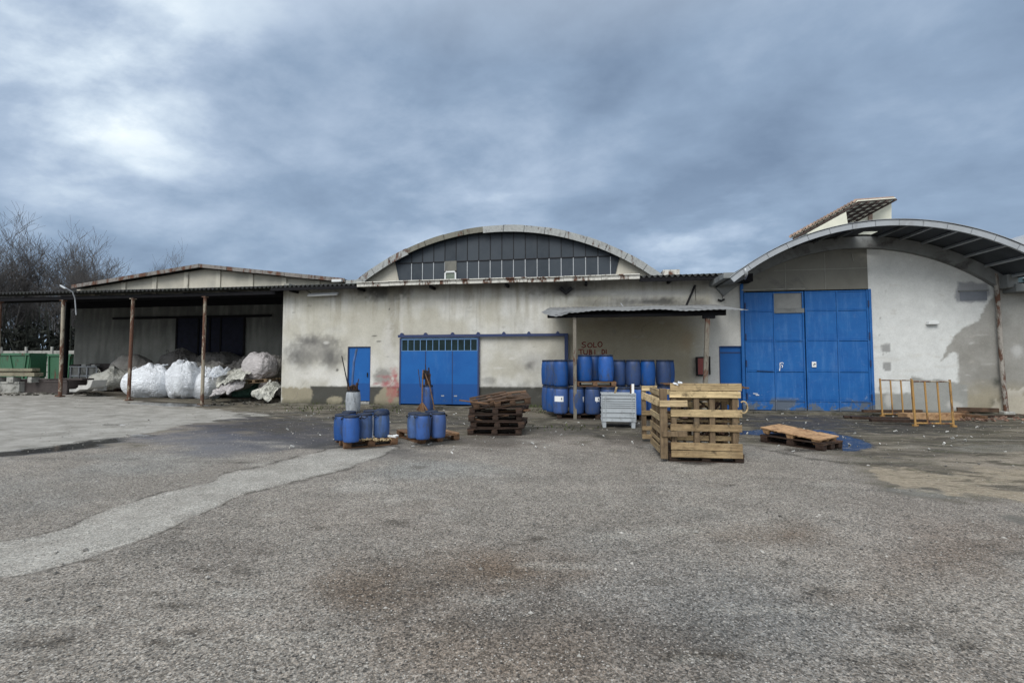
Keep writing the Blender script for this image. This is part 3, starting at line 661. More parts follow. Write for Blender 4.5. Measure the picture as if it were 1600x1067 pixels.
def paint_right(c, P, X, Z):
    n1 = fbm(X*1.1, Z*1.1, 41, 6); n2 = fbm(X*5, Z*5, 42, 4); n3 = fbm(X*.5, Z*.5, 43, 4); n5 = fbm(X*11, Z*11, 46, 3); n2 = n2+.7*n5; c = c*(1+.10*n5)[:, None]; nh = fbm(X*1.5, Z*9, 44, 4)
    c = c*(1+.10*n1+.05*n3)[:, None]; c = mix(c, (.46, .45, .41), np.clip(nh*2.5-.2, 0, .35)*np.clip((P[1]-520)/40, 0, 1))
    g = pol(P, [(1538, 478), (1528, 500), (1505, 513), (1488, 528), (1478, 548), (1471, 562), (1480, 556), (1492, 548), (1498, 560), (1496, 600), (1506, 625), (1512, 660), (1800, 660), (1800, 440), (1560, 455)], 2.5, n1+n2, 8)
    c = mix(c, (.27, .265, .245), .95*g); c = mix(c, (.20, .195, .175), g*np.clip(n1*3, 0, .7)); c = mix(c, (.34, .34, .32), g*np.clip(-n1*3-.1, 0, .8))
    c = mix(c, (.45, .45, .44), .8*ell(P, (1590, 548), (12, 14), .6, .6, n1+n2)*g)
    c = mix(c, (.52, .51, .49), .9*pol(P, [(1556, 640), (1570, 615), (1620, 610), (1640, 650), (1560, 655)], 2, n1+n2*1.5, 14))
    c = mix(c, (.30, .26, .17), .6*g*np.clip((P[1]-595)/30+n1, 0, 1)); c = mix(c, (.06, .065, .055), .8*ell(P, (1556, 596), (9, 14), .8, .9, n1+n2)); c = mix(c, (.06, .06, .05), .7*ell(P, (1552, 628), (14, 12), .8, .9, n1+n2))
    # grey rendered plinth
    pl = pol(P, [(1360, 614), (1424, 614), (1424, 588), (1435, 590), (1448, 594), (1466, 592), (1480, 596), (1512, 602), (1512, 660), (1360, 660)], 1.8, n1+n2, 3)
    c = mix(c, (.26, .265, .25), .95*pl); c = mix(c, (.50, .49, .46), .75*ell(P, (1388, 625), (7, 14), .4, .6, n2+n1)*pl); c = mix(c, (.5, .49, .46), .6*ell(P, (1490, 632), (16, 8), .5, .9, n2+n1))
    for e in ((1384, 544, 7.5, 7), (1386, 573, 7, 7)):
        c = mix(c, (.26, .265, .26), .95*pol(P, [(e[0]-e[2], e[1]-e[3]+1), (e[0]+e[2]-1, e[1]-e[3]), (e[0]+e[2], e[1]+e[3]-2), (e[0]+1, e[1]+e[3]), (e[0]-e[2]+1, e[1]+e[3]-3)], 1, n2, 1.5))
    for e in ((1375, 498, 2, 2), (1373, 523, 1.5, 1.6), (1388, 523, 2, 1.6), (1383, 456, 1.5, 2), (1374, 608, 1, 6), (1381, 553, 1.5, 4)): c = mix(c, (.10, .095, .09), .8*ell(P, e[:2], e[2:], .5, .5, n2))
    c = mix(c, (.23, .24, .26), .85*pol(P, [(1497, 441), (1545, 441), (1549, 455), (1541, 473), (1494, 475), (1491, 465)], 3, n1+n2, 6))
    rs = random.Random(8)
    for _ in range(60):
        x, y = rs.uniform(1358, 1550), rs.uniform(440, 610); c = mix(c, rs.choice(((.60, .60, .58), (.42, .40, .36))), rs.uniform(.15, .45)*ell(P, (x, y), (rs.uniform(3, 14), rs.uniform(.7, 2)), .8, 1.2, n2*2))
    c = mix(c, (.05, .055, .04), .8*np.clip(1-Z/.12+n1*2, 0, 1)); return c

# ================================================================== central warehouse
def fx(px, py=560, Yp=D): return onY(px, py, Yp).x
XL, XR = fx(440.5), fx(1160)
ZE = 4.34
wh = thing('warehouse', 'low plastered warehouse with a wide arched dark window, blue sliding door and narrow blue door', 'warehouse', (0, 0, 0))
dr = (fx(543), fx(579), -.05, onY(560, 541.5).z)                 # narrow door
sl = (fx(627), fx(748.5), -.05, onY(690, 528).z)
ht = (fx(1124), fx(1162), -.05, onY(1140, 541).z)
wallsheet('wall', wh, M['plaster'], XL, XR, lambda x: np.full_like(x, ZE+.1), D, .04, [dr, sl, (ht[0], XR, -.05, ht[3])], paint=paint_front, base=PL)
# side return of the projecting wall
mb = MB(); YB = 22.0
mb.bb(XL, XL+.22, D+.004, YB, -.05, ZE+.25); mb.bb(XR-.02, XR+.2, D+.19, YB, -.05, ZE+.2); mb.each('side_wall', M['backwall'], wh)
dk = MB(); dk.bb(XL+.22, XR-.03, D+.5, D+.55, -.05, 4.4); dk.build('inner_wall', M['darkbeam'], wh)
# doors
def slab(name, mat, x0, x1, y0, y1, z0, z1, parent, bevel=.006): return MB().bb(x0, x1, y0, y1, z0, z1).build(name, mat, parent, bevel=bevel)
nd = slab('door', M['blue'], dr[0]+.03, dr[1]-.03, D+.06, D+.10, .17, dr[3]-.03, wh)
mb = MB(); 
for a in (dr[0], dr[1]-.035): mb.bb(a, a+.035, D+.03, D+.12, .15, dr[3])
mb.bb(dr[0]+.035, dr[1]-.035, D+.03, D+.12, dr[3]-.035, dr[3]); mb.build('frame', M['navy'], nd)
MB().bb(dr[1]-.15, dr[1]-.12, D+.02, D+.06, 1.05, 1.2).build('handle', M['black'], nd)
slab('doorstep', M['concrete'], dr[0]+.02, dr[1]-.02, D-.03, D+.14, -.03, .15, wh, .01)
# sliding door in four steel leaves with a row of lights
sd_ = thing('sliding_door', None, None); del_ = sd_
sd_.parent = wh
mb = MB(); zt = sl[3]; zg = zt-.16; 
n = 3; wdt = (sl[1]-sl[0])
lf = [sl[0], fx(666), fx(708), sl[1]]
for i in range(3): mb.bb(lf[i]+.006, lf[i+1]-.006, D-.09, D-.05, .1, onY(690, 548.5).z)
mb.build('leaf', M['blue'], sd_, bevel=.006)
zw0, zw1 = onY(690, 548.5).z, onY(690, 530.5).z
mb = MB(); k = 12
for i in range(k+1):
    x = sl[0]+.05+(wdt-.1)*i/k; mb.bb(x-.013, x+.013, D-.085, D-.055, zw0+.02, zw1-.015)
mb.bb(sl[0], sl[1], D-.09, D-.05, zw1-.012, zw1+.06); mb.bb(sl[0], sl[1], D-.088, D-.052, zw0, zw0+.02)
mb.build('window_bars', simple('pale_blue_bars', (.10, .20, .36), .5, .2, 6, 0), sd_)
tg = simple('dull_green_glass', (.010, .022, .024), .25, .5, 4, .05); MB().bb(sl[0]+.02, sl[1]-.02, D-.072, D-.066, zw0+.01, zw1).build('glass', tg, sd_)
mb = MB()
for x in (666.5, 708): 
    xx = fx(x); mb.bb(xx-.012, xx+.012, D-.096, D-.09, .1, zw0-.004)
mb.bb(sl[0]-.03, sl[0]+.03, D-.1, D-.048, .06, zw1+.05); mb.bb(sl[1]-.03, sl[1]+.03, D-.1, D-.048, .06, zw1+.05)
mb.each('frame', M['navy'], sd_)
mb = MB()
for x in (693, 713): mb.bb(fx(x)-.05, fx(x)+.06, D-.10, D-.088, .38, .42)
mb.each('handle', M['galv'], sd_)
mb = MB(); zr = onY(750, 524.5).z
mb.bb(fx(624), fx(884), D-.16, D-.06, zr-.045, zr+.045); mb.bb(fx(882.5), fx(888), D-.17, D-.05, .2, zr+.045)
for px in (629, 666, 708, 748, 788, 827, 872):
    x = fx(px); mb.prism([(x-.07, zr+.045), (x+.07, zr+.045), (x+.02, zr+.12), (x-.02, zr+.12)], D-.14, D-.02)
mb.build('door_rail', M['navy'], wh)
# blue hatch beside the big gate
hd = slab('door', M['blue'], ht[0]+.02, XR-.03, D+.05, D+.09, -.02, ht[3]-.02, wh)
mb = MB(); mb.bb(ht[0]+.02, XR-.03, D+.035, D+.048, ht[3]-.22, ht[3]-.19); mb.bb(ht[0]-.005, ht[0]+.02, D-.01, D+.1, -.02, ht[3]); mb.bb(ht[0]+.02, XR-.03, D-.01, D+.1, ht[3]-.02, ht[3]+.01)
mb.build('frame', M['navy'], hd)
# hand painted words
def stroke(mb, pts, w, y):
    for a, b in zip(pts[:-1], pts[1:]):
        a = Vector((a[0], 0, a[1])); b = Vector((b[0], 0, b[1])); d = (b-a); d.normalize(); nn = Vector((-d.z, 0, d.x))*w/2; a = a-d*w*.25; b = b+d*w*.25
        o = len(mb.v); mb.v += [(q.x, y, q.z) for q in (a-nn, b-nn, b+nn, a+nn)]; mb.f.append((o, o+1, o+2, o+3))
G = {'S': [[(.9, .95), (.5, 1), (.12, .82), (.3, .58), (.75, .45), (.85, .18), (.45, 0), (.05, .1)]],
     'O': [[(.5, 1), (.12, .8), (.02, .45), (.2, .08), (.55, 0), (.88, .2), (.98, .6), (.8, .92), (.5, 1)]],
     'L': [[(.2, 1), (.15, 0), (.85, .04)]], 'T': [[(0, .95), (1, 1)], [(.5, .97), (.55, .0)]],
     'U': [[(.1, 1), (.08, .3), (.3, 0), (.7, .02), (.88, .35), (.9, 1)]], 'B': [[(.12, 0), (.12, 1)], [(.12, 1), (.65, .95), (.75, .72), (.2, .55)], [(.2, .55), (.8, .45), (.85, .12), (.12, 0)]],
     'I': [[(.45, 1), (.5, 0)]], 'D': [[(.12, 0), (.15, 1)], [(.15, 1), (.7, .85), (.9, .45), (.65, .08), (.12, 0)]]}
mb = MB(); rs = random.Random(2)
def word(txt):
    for ch, x0, x1, yt, yb in txt:
        a = onY(x0, yb); b = onY(x1, yt)
        for s in G[ch]: stroke(mb, [(a.x+(b.x-a.x)*u, a.z+(b.z-a.z)*v) for u, v in s], .034, D-.003-.0006*rs.random())
word([('S', 908.5, 916, 534.5, 543), ('O', 918, 925.5, 536, 543), ('L', 926.5, 933, 535, 542.5), ('O', 934, 941, 534, 542),
      ('T', 904, 911, 546, 553.5), ('U', 911.5, 918.5, 547, 553.5), ('B', 920, 925.5, 546.5, 553.5), ('I', 928.5, 930.5, 546.5, 553), ('D', 940, 945.5, 546, 553), ('I', 946, 948.5, 546, 552.5)])
mb.build('painted_writing', M['redink'], wh, recalc=False)

# corrugated roof sheets (fibre cement) of the whole lean-to range
YF = D-.62; SL = .165
def corr(name, mat, x0, x1, y0, y1, z0, parent, sl=SL, pitch=.177, amp=.045, th=.009, zs=None, seg=8, jag=0):
    xs = np.arange(x0, x1, pitch/seg); V = []; Fq = []
    rs = random.Random(4)
    for i, x in enumerate(xs):
        jg = jag*math.sin(int(i/seg/5)*12.9)
        zz = z0+(zs(x) if zs else 0)
        h = amp*math.sin(2*math.pi*x/pitch)
        for (y, d) in ((y0+jg, 0), (y1, 0), (y1, -th), (y0+jg, -th)): V.append((x, y, zz+h+d+(y-y0)*sl))
    for i in range(len(xs)-1):
        a = i*4
        for j in range(4): Fq.append((a+j, a+(j+1) % 4, a+4+(j+1) % 4, a+4+j))
    m = MB(); m.v = V; m.f = Fq; return m.build(name, mat, parent, recalc=False)
zro = ZE+.02
corr('roof_sheet', M['fibre'], XL-.2, fx(562, 440, YF), YF, YB, zro, wh, jag=.03)
corr('roof_sheet', M['fibre'], fx(562, 440, YF), XR+.05, YF+.06, YB, zro, wh, jag=.03)
# gutter
gL, gR = onY(557, 447, YF-.05).x, onY(1000, 440, YF-.05).x
mb = MB(); segs = 8; rs = random.Random(9)
for i in range(segs):
    a = gL+(gR-gL)*i/segs; b = gL+(gR-gL)*(i+1)/segs; dz = rs.uniform(-.012, .012)
    mb.box(((a+b)/2, YF-.02, zro-.02+dz), (b-a-.006, .04, .15), (0, rs.uniform(-.003, .003), 0)); mb.box(((a+b)/2, YF-.05, zro+.05+dz), (b-a-.006, .10, .035), (0, rs.uniform(-.003, .003), 0))
mb.build('gutter', M['gutter'], wh, bevel=.008)
mb = MB(); mb.bb(gR, XR-.1, YF+.07, YF+.13, zro-.16, zro-.035); mb.bb(XL-.1, gL, YF+.02, YF+.08, zro-.14, zro-.035)
mb.each('eaves_beam', M['darkbeam'], wh); mb = MB()
for x in np.arange(XL+.6, XR, 2.7): mb.bb(x-.04, x+.04, YF+.14, D+.0, zro-.17, zro-.08)
mb.each('rafter_end', M['darkbeam'], wh)
mb = MB(); a = onY(1086, 446, D-.05); b = onY(1072, 478, D-.3); mb.bar(a, b, .05, .05)
mb.build('bracket', M['black'], wh)
MB().tube([onY(876, 450, D-.1), onY(884, 458, D-.15), onY(893, 450, D-.1)], .07, 7).build('bracket', M['black'], wh)
mb = MB(); 
for x in (1128, 1086): p = onY(x, 446); mb.tube([p+Vector((0, -.02, 0)), onY(x+1, 470)+Vector((0, -.02, 0))], .008, 5); mb.build('cable', M['black'], wh); mb = MB()
p = onY(1126, 468.5); MB().tube([p+Vector((-.1, -.05, 0)), p+Vector((0, -.07, -.05)), p+Vector((.1, -.05, .01))], .035, 6).build('junction_box', M['black'], wh)

# gable wall and barrel roof behind
YG = 20.75; YA = 20.4
def circ(p1, p2, p3):
    ax, az, bx, bz, cx_, cz_ = p1.x, p1.z, p2.x, p2.z, p3.x, p3.z
    d = 2*(ax*(bz-cz_)+bx*(cz_-az)+cx_*(az-bz))
    ux = ((ax**2+az**2)*(bz-cz_)+(bx**2+bz**2)*(cz_-az)+(cx_**2+cz_**2)*(az-bz))/d
    uz = ((ax**2+az**2)*(cx_-bx)+(bx**2+bz**2)*(ax-cx_)+(cx_**2+cz_**2)*(bx-ax))/d
    return ux, uz, math.hypot(ax-ux, az-uz)
pL, pT, pR = onY(556, 439, YA), onY(803, 352, YA), onY(1040, 433, YA)
ux, uz, ur = circ(pL, pT, pR)
aL = math.atan2(pL.z-uz, pL.x-ux); aR = math.atan2(pR.z-uz, pR.x-ux)
def arcpts(cx_, cz_, r, a0, a1, n): return [(cx_+r*math.cos(a0+(a1-a0)*i/n), cz_+r*math.sin(a0+(a1-a0)*i/n)) for i in range(n+1)]
def arcband(mb, cx_, cz_, r0, r1, a0, a1, y0, y1, n=40, gap=0):
    o = arcpts(cx_, cz_, r1, a0, a1, n); i_ = arcpts(cx_, cz_, r0, a0, a1, n)
    for k in range(n):
        if gap and (k % gap == gap-1): pass
        mb.prism([i_[k], o[k], o[k+1], i_[k+1]], y0, y1)
    return mb
def arcshell(mb, cx_, cz_, r0, r1, a0, a1, y0, y1, n):
    o = len(mb.v)
    for r in (r0, r1):
        for y in (y0, y1):
            for q in arcpts(cx_, cz_, r, a0, a1, n): mb.v.append((q[0], y, q[1]))
    m = n+1
    for k in range(n):
        mb.f += [(o+k, o+k+1, o+m+k+1, o+m+k), (o+2*m+k, o+3*m+k, o+3*m+k+1, o+2*m+k+1), (o+k, o+2*m+k, o+2*m+k+1, o+k+1), (o+m+k, o+m+k+1, o+3*m+k+1, o+3*m+k)]
    mb.f += [(o, o+m, o+3*m, o+2*m), (o+n, o+2*m+n, o+3*m+n, o+m+n)]
    return mb
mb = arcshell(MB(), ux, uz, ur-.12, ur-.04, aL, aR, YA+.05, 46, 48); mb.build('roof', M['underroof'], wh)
# fascia in panels, part newer / part rusty
mb = MB(); mb2 = MB(); mb3 = MB(); NP = 16
for k in range(NP):
    a0 = aL+(aR-aL)*k/NP; a1 = aL+(aR-aL)*(k+1)/NP-.002
    th = .30 if not (k in (3, 4, 5, 6)) else .24
    arcshell(mb2 if k in (3, 4, 5, 6) else mb if k < 3 else mb3, ux, uz, ur-th, ur+(0.0 if k % 2 else .012), a0, a1, YA-(.0 if k in (3, 4, 5, 6) else .03), YA+.045, 5)
mb.build('fascia', M['fascia'], wh); mb2.build('fascia', M['fasciaold'], wh); mb3.build('fascia', M['fascia'], wh)
mb = MB(); q = arcpts(ux, uz, ur, aR, aR-.001, 1)[0]; e = onY(1062, 428, YA)
zt_ = onY(1050, 421.5, YA).z; mb.bb(onY(1036, 430, YA).x, e.x, YA-.02, YA+1.5, onY(1050, 437, YA).z, zt_); mb.build('gutter_box', M['gutter'], wh)
mb = MB(); mb.bb(onY(540, 440, YA).x, onY(560, 440, YA).x, YA, YA+1, onY(550, 446, YA).z, onY(550, 437.5, YA).z); mb.build('gutter_box', M['fascia'], wh)
# gable wall polygon
n = 40; zb = 4.6; pts = [p for p in arcpts(ux, uz, ur-.13, aL, aR, n)]; pts = [(p[0], max(p[1], zb)) for p in pts]
poly = [(pts[0][0], zb)]+pts+[(pts[-1][0], zb)]
MB().prism(poly, YG, YG+.2).build('gable_wall', M['whitewash'], wh)
# arched window
def gpt(px, py): p = onY(px, py, YG-.05); return (p.x, p.z)
wl0, wl1 = gpt(619, 412), gpt(626, 446); wr0, wr1 = gpt(966, 404), gpt(958, 440)
a0 = math.atan2(wl0[1]-uz, wl0[0]-ux); a1 = math.atan2(wr0[1]-uz, wr0[0]-ux); ri = ur-.16
arc = arcpts(ux, uz, ri, a0+.0, a1, 40)
win = thing('window', None, None); win.parent = wh
zs0 = min(wl1[1], wr1[1])-.1
MB().prism([(wl1[0], zs0)]+arc+[(wr1[0], zs0)], YG-.05, YG-.01).build('glass', None, win)
t = NT('dark_slate_glazing'); v = t.mp('Object'); br = t.n('ShaderNodeTexBrick'); t.l(v, br.inputs['Vector'])
sp = t.n('ShaderNodeSeparateXYZ'); t.l(v, sp.inputs[0]); x0w = wl1[0]; pw = (wr1[0]-wl1[0])/18.2
cell = t.math('FLOOR', t.math('DIVIDE', t.math('SUBTRACT', sp.outputs[0], x0w), pw)); wn_ = t.n('ShaderNodeTexWhiteNoise', noise_dimensions='1D'); t.l(cell, wn_.inputs['W'])
col = t.mix(wn_.outputs['Value'], (.022, .031, .042), (.040, .052, .066)); nn = t.noise(v, 1.5, 6, .7); col = t.mix(t.rng(nn, .4, .7, 0, .5), col, (.055, .066, .078))
t.bump(nn, .1, .02); win.children[0].data.materials.append(t.fin(col, .5, 0, .25))
zh = gpt(790, 406)[1]
mb = MB(); mbt = MB()
for i in range(1, 19):
    x = x0w+pw*i
    if x > wr0[0]-.1: continue
    zt2 = uz+math.sqrt(max(0, ri*ri-(x-ux)**2))-.02
    mb.bb(x-.016, x+.016, YG-.075, YG-.052, zs0, min(zh-.02, zt2))
    if zt2 > zh+.1: mbt.bb(x-.014, x+.014, YG-.07, YG-.052, zh+.02, zt2)
mb.build('glazing_bars', M['galv'], win); mbt.bb(x0w-.15, wr0[0]-.15, YG-.08, YG-.053, zh-.02, zh+.02); mbt.build('frame', M['black'], win)
p0, p1 = onY(694.5, 441, YG-.1), onY(713, 423.5, YG-.1); mb = MB()
cxv, czv = (p0.x+p1.x)/2, (p0.z+p1.z)/2; hw = (p1.x-p0.x)/2
mb.bb(p0.x, p1.x, YG-.13, YG-.08, p0.z, p0.z+.07); mb.bb(p0.x, p1.x, YG-.13, YG-.08, p1.z-.07, p1.z); mb.bb(p0.x, p0.x+.07, YG-.13, YG-.08, p0.z, p1.z); mb.bb(p1.x-.07, p1.x, YG-.13, YG-.08, p0.z, p1.z)
for sx in (-1, 1):
    for sz in (-1, 1): mb.box((cxv+sx*hw*.72, YG-.11, czv+sz*hw*.72), (.14, .045, .05), (0, -sx*sz*R(-45), 0))
fan = mb.build('ventilator', M['pipe'], win); MB().bb(p0.x+.03, p1.x-.03, YG-.09, YG-.078, p0.z+.03, p1.z-.03).build('grille', simple('vent_grille', (.14, .17, .14), .7, .4, 20, .1), fan)
MB().bb(p0.x, p1.x, YG-.085, YG-.06, p1.z, onY(700, 408, YG-.1).z).build('grey_panel', M['mesh_steel'], win)
# body of the hall
mb = MB(); mb.bb(pts[0][0]+.3, pts[0][0]+.5, YG+.2, 45, 0, 5.4); mb.bb(pts[-1][0]-.5, pts[-1][0]-.3, YG+.2, 45, 0, 5.4); mb.each('side_wall', M['backwall'], wh)

# kerb-like slab in front of the range
mb = MB()
k = 30; xa, xb = XL-.2, 13.5
for i in range(k):
    a = xa+(xb-xa)*i/k; b = xa+(xb-xa)*(i+1)/k; mb.bb(a+.004, b-.004, D-.55+.03*math.sin(i*1.7), D-.003, -.1, .055+.01*math.sin(i*2.1))
o = mb.build('pavement', simple('dirty_kerb', (.13, .12, .095), .9, .45, 3, .4, dirt=(.05, .048, .035), dirtamt=.6), bevel=.012); o['kind'] = 'structure'
# ================================================================== left gabled building and open shed
gb = thing('gabled_building', 'low gabled grey building behind the open shed, shallow roof with a brown verge', 'building')
YG2 = YB+.0
eL, eA, eR = onY(119, 446, YG2-.4), onY(312, 414.5, YG2-.4), onY(540, 437.5, YG2-.4)
XL2 = onY(117, 520, YB).x
def ztri(x):
    x = np.asarray(x, float)
    return np.where(x < eA.x, eL.z+(eA.z-eL.z)*(x-eL.x)/(eA.x-eL.x), eA.z+(eR.z-eA.z)*(x-eA.x)/(eR.x-eA.x))-.12
def paint_back(c, P, X, Z):
    n1 = fbm(X*1.1, Z*1.1, 51, 6); ns = fbm(X*5, Z*.6, 52, 5)
    c = c*(1+.25*n1)[:, None]; c = mix(c, (.13, .13, .12), np.clip(ns*2.5, 0, .5)); c = mix(c, (.06, .065, .065), np.clip((Z-2.6)/1.6, 0, .6)*(Z < 4.9)); c = mix(c, (.30, .30, .28), np.clip(-ns*2.2-.1, 0, .4))  # shed interior shade painted in: wall darkened toward the roof
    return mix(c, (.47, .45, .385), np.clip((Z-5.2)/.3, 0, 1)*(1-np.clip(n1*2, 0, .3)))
dh = (onY(278, 520, YB).x, onY(383, 520, YB).x, -.05, onY(330, 497, YB).z)
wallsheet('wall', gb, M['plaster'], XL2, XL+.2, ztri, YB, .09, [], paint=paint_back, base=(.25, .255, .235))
mb = MB(); mb.bb(XL2, XL2+.2, YB+.01, 50, -.05, float(ztri(np.array(XL2)))); mb.build('side_wall', M['backwall'], gb)
MB().prism([(XL+.2, 4.5), (XL+.2, float(ztri(np.array(XL+.2)))), (eR.x, float(ztri(np.array(eR.x)))), (eR.x, 4.5)], YB, YB+.2).build('gable_end', M['whitewash'], gb)
dd = MB().bb(dh[0], dh[1], YB-.07, YB-.02, 0, dh[3]).build('door', simple('dark_navy_door', (.012, .014, .028), .6, .4, 3, .1), gb)
mb = MB(); 
for u in (0, .33, .5, .66, 1): x = dh[0]+(dh[1]-dh[0])*u; mb.bb(x-.05, x+.05, YB-.10, YB-.071, 0, dh[3])
mb.bb(onY(180, 500, YB).x, dh[1]+1.6, YB-.16, YB-.101, dh[3], dh[3]+.12); mb.build('door_rail', M['darkbeam'], dd)
mb = MB()
for px in (148, 195, 243, 292, 342, 393, 445, 497):
    x = onY(px, 440, YB).x; mb.bb(x-.13, x+.13, YB-.07, YB-.003, 4.9, float(ztri(np.array(x)))-.02)
mb.each('pilaster', M['whitewash'], gb)
def slope(mb, a, b, y0, y1, th, dz=0):
    return mb.prism([(a[0], a[1]+dz), (b[0], b[1]+dz), (b[0], b[1]+dz-th), (a[0], a[1]+dz-th)], y0, y1)
mb = MB(); slope(mb, (eL.x-.25, eL.z-.03), (eA.x, eA.z+.03), YB-.4, 50, .07); slope(mb, (eA.x, eA.z+.03), (eR.x, eR.z+.03), YB-.4, 50, .07); mb.build('roof', M['fibre'], gb)
vm = rusty('brown_grey_verge', (.20, .185, .17), .62, .7, 2); mb = MB()
for (p, q) in (((eL.x-.25, eL.z), (eA.x, eA.z+.05)), ((eA.x, eA.z+.05), (eR.x, eR.z+.05))):
    for i in range(5):
        u0, u1 = i/5, (i+1)/5-.003; L = lambda u: (p[0]+(q[0]-p[0])*u, p[1]+(q[1]-p[1])*u); slope(mb, L(u0), L(u1), YB-.46, YB-.402, .2 if i % 2 else .19, .02)
mb.build('verge', vm, gb)
MB().bb(onY(520, 440, YB-.5).x, onY(535, 440, YB-.5).x, YB-.62, YB-.47, onY(525, 441, YB-.5).z, onY(525, 437, YB-.5).z).build('floodlight', M['pipe'], gb)

sh = thing('open_shed', 'long open shed with corrugated fibre cement roof on rusty posts, left of the warehouse', 'shed')
xs0 = -31.0
corr('roof_sheet', M['fibre'], xs0, XL-.2, YF, YB, zro, sh, jag=.05, zs=lambda x: float(gz(x, 15))*.15)
mb = MB(); mb.bb(xs0, XL-.05, YF+.2, YF+.3, ZE-.22, ZE-.10); mb.bb(xs0, XL-.05, YF+3.0, YF+3.14, ZE+.15, ZE+.36); mb.each('eaves_beam', M['darkbeam'], sh)
mb = MB()
for x in np.arange(xs0+.5, XL, 1.9): mb.bar((x, YF+.25, ZE-.12), (x, YB-.1, ZE+.8), .09, .12)
mb.bb(XL2-.1, XL, YB-.3, YB-.12, ZE+.3, ZE+.9)
mb.each('rafter', M['darkbeam'], sh)
post_m = {'a': M['rustpost']}
for (pt, pb, yb) in ((0, -5, 617), (99, 94, 617), (208, 201, 622), (320.5, 315.5, 632.5)):
    g = onG(pb, yb); 
    x = g.x; y = YF+.17; zz = ggz(x, y)
    p = onG(pb, yb)
    xx = onY((pb), yb, y).x; xt = onY(pt, 470, y).x
    mb = MB(); mb.tube([(xx, y, zz-.05), (xx*.7+xt*.3, y, 1.4), ((xx+xt)/2, y, 2.4), (xt, y, ZE-.25)], [.064, .062, .06, .058], 12)
    mb.bb(xx-.11, xx+.11, y-.11, y+.11, zz-.02, zz+.02); mb.bb(xt-.08, xt+.08, y-.08, y+.08, ZE-.28, ZE-.25)
    autosmooth(mb.build('post', M['rustpost'], sh))
# back post further in
mb = MB(); p = onY(103, 560, 21.0); mb.tube([(p.x, 21, .2), (p.x, 21, ZE+.7)], .1, 10); mb.build('post', M['darkbeam'], sh)
# tube lamp under the eaves
a, b = onY(481, 462, D-.25), onY(527, 460, D-.25)
tl = thing('tube_lamp', 'long white tube light fixed under the eaves at the left end of the wall', 'lamp', (0, 0, 0))
MB().bar(a+Vector((0, .08, .05)), b+Vector((0, .08, .05)), .1, .07).build('housing', M['galv'], tl); MB().tube([a, b], .035, 10).build('tube', M['pipe'], tl, smooth=True)
mb = MB(); mb.tube([onY(468, 450, D-.1), onY(478, 453, D-.2), onY(486, 458, D-.2)], .015, 6); mb.build('cable', M['black'], tl)
# lamp on a bent pole above the shed roof
sl_ = thing('area_lamp', 'small whitish lamp on a curved arm sticking up over the shed roof', 'lamp', (0, 0, 0))
pp = [onY(119, 492, YF-.05), onY(117, 466, YF-.05), onY(113, 456, YF-.15), onY(104, 451, YF-.3), onY(97, 447.5, YF-.4)]
autosmooth(MB().tube(pp, .02, 8).build('arm', M['galv'], sl_)); q = onY(99, 449, YF-.4); MB().box(q, (.34, .12, .06), (0, R(28), 0), .7).build('lamp_head', M['galv'], sl_, bevel=.02)

# ================================================================== small canopy over the drums
cn = thing('canopy', 'small lean-to canopy of thin corrugated sheet on two grey posts over the blue drums', 'canopy')
g1 = onG(899, 655); YC = g1.y
cfl, cfr = onY(846, 487, YC-.25), onY(1170, 483, YC-.25)
zf = (cfl.z+cfr.z)/2
wallz = onY(950, 478.5, D-.02).z
def czs(x): return .02*math.sin(x*1.3)+.012*math.sin(x*4.1)
mb = MB(); xs = np.arange(cfl.x, cfr.x, .03); V = []; nyc = 6
for x in xs:
    for j in range(nyc):
        u = j/(nyc-1); y = (YC-.25)+(D-.02-(YC-.25))*u; z = zf+(wallz-zf)*u+.007*math.sin(2*math.pi*x/.15)+1.3*czs(x)*(1-u)
        if x < cfl.x+.75 and u < .3: z -= .10*(1-u/.3)*math.sin((x-cfl.x)/.75*math.pi)
        y += .05*math.sin(int(x/.9)*7.7)*(1-u)
        V += [(x, y, z), (x, y, z-.006)]
nv = nyc*2; Fq = []
for i in range(len(xs)-1):
    for j in range(nyc-1):
        a = i*nv+j*2; Fq += [(a, a+2, a+nv+2, a+nv), (a+1, a+nv+1, a+nv+3, a+3)]
    a = i*nv; Fq.append((a, a+nv, a+nv+1, a+1))
mb.v = V; mb.f = Fq; mb.build('roof_sheet', M['eternit'], cn, recalc=False)
mb = MB(); mb.bb(cfl.x+.15, cfr.x-.5, YC-.06, YC+.06, zf-.14, zf-.06)
for u in (.35, .68): mb.bb(cfl.x+.1, cfr.x-.2, YC+(D-YC)*u-.04, YC+(D-YC)*u+.04, zf+(wallz-zf)*u-.13, zf+(wallz-zf)*u-.03)
mb.each('beam', M['darkbeam'], cn)
pm = rusty('chipped_grey_post', (.17, .155, .125), .55, .7, 5)
x1 = onY(898.5, 600, YC).x; MB().bb(x1-.048, x1+.048, YC-.048, YC+.048, -.03, zf-.14).build('post', pm, cn, bevel=.008)
xt, xb_ = onY(1105.5, 492, YC).x, onY(1100.5, 600, YC).x; 
mb = MB(); mb.bar((xb_-.03, YC, -.03), (xt, YC, zf-.17), .11, .11, (0, 1, 0)); mb.build('post', pm, cn, bevel=.008)
MB().bb(xt-.12, xt+.18, YC-.07, YC+.07, zf-.22, zf-.14).build('bracket', M['darkbeam'], cn)
mb = MB(); mb.tube([onY(970, 474, YC-.1), onY(974, 479, YC-.3)], .01, 5); mb.build('wire', M['galv'], cn)

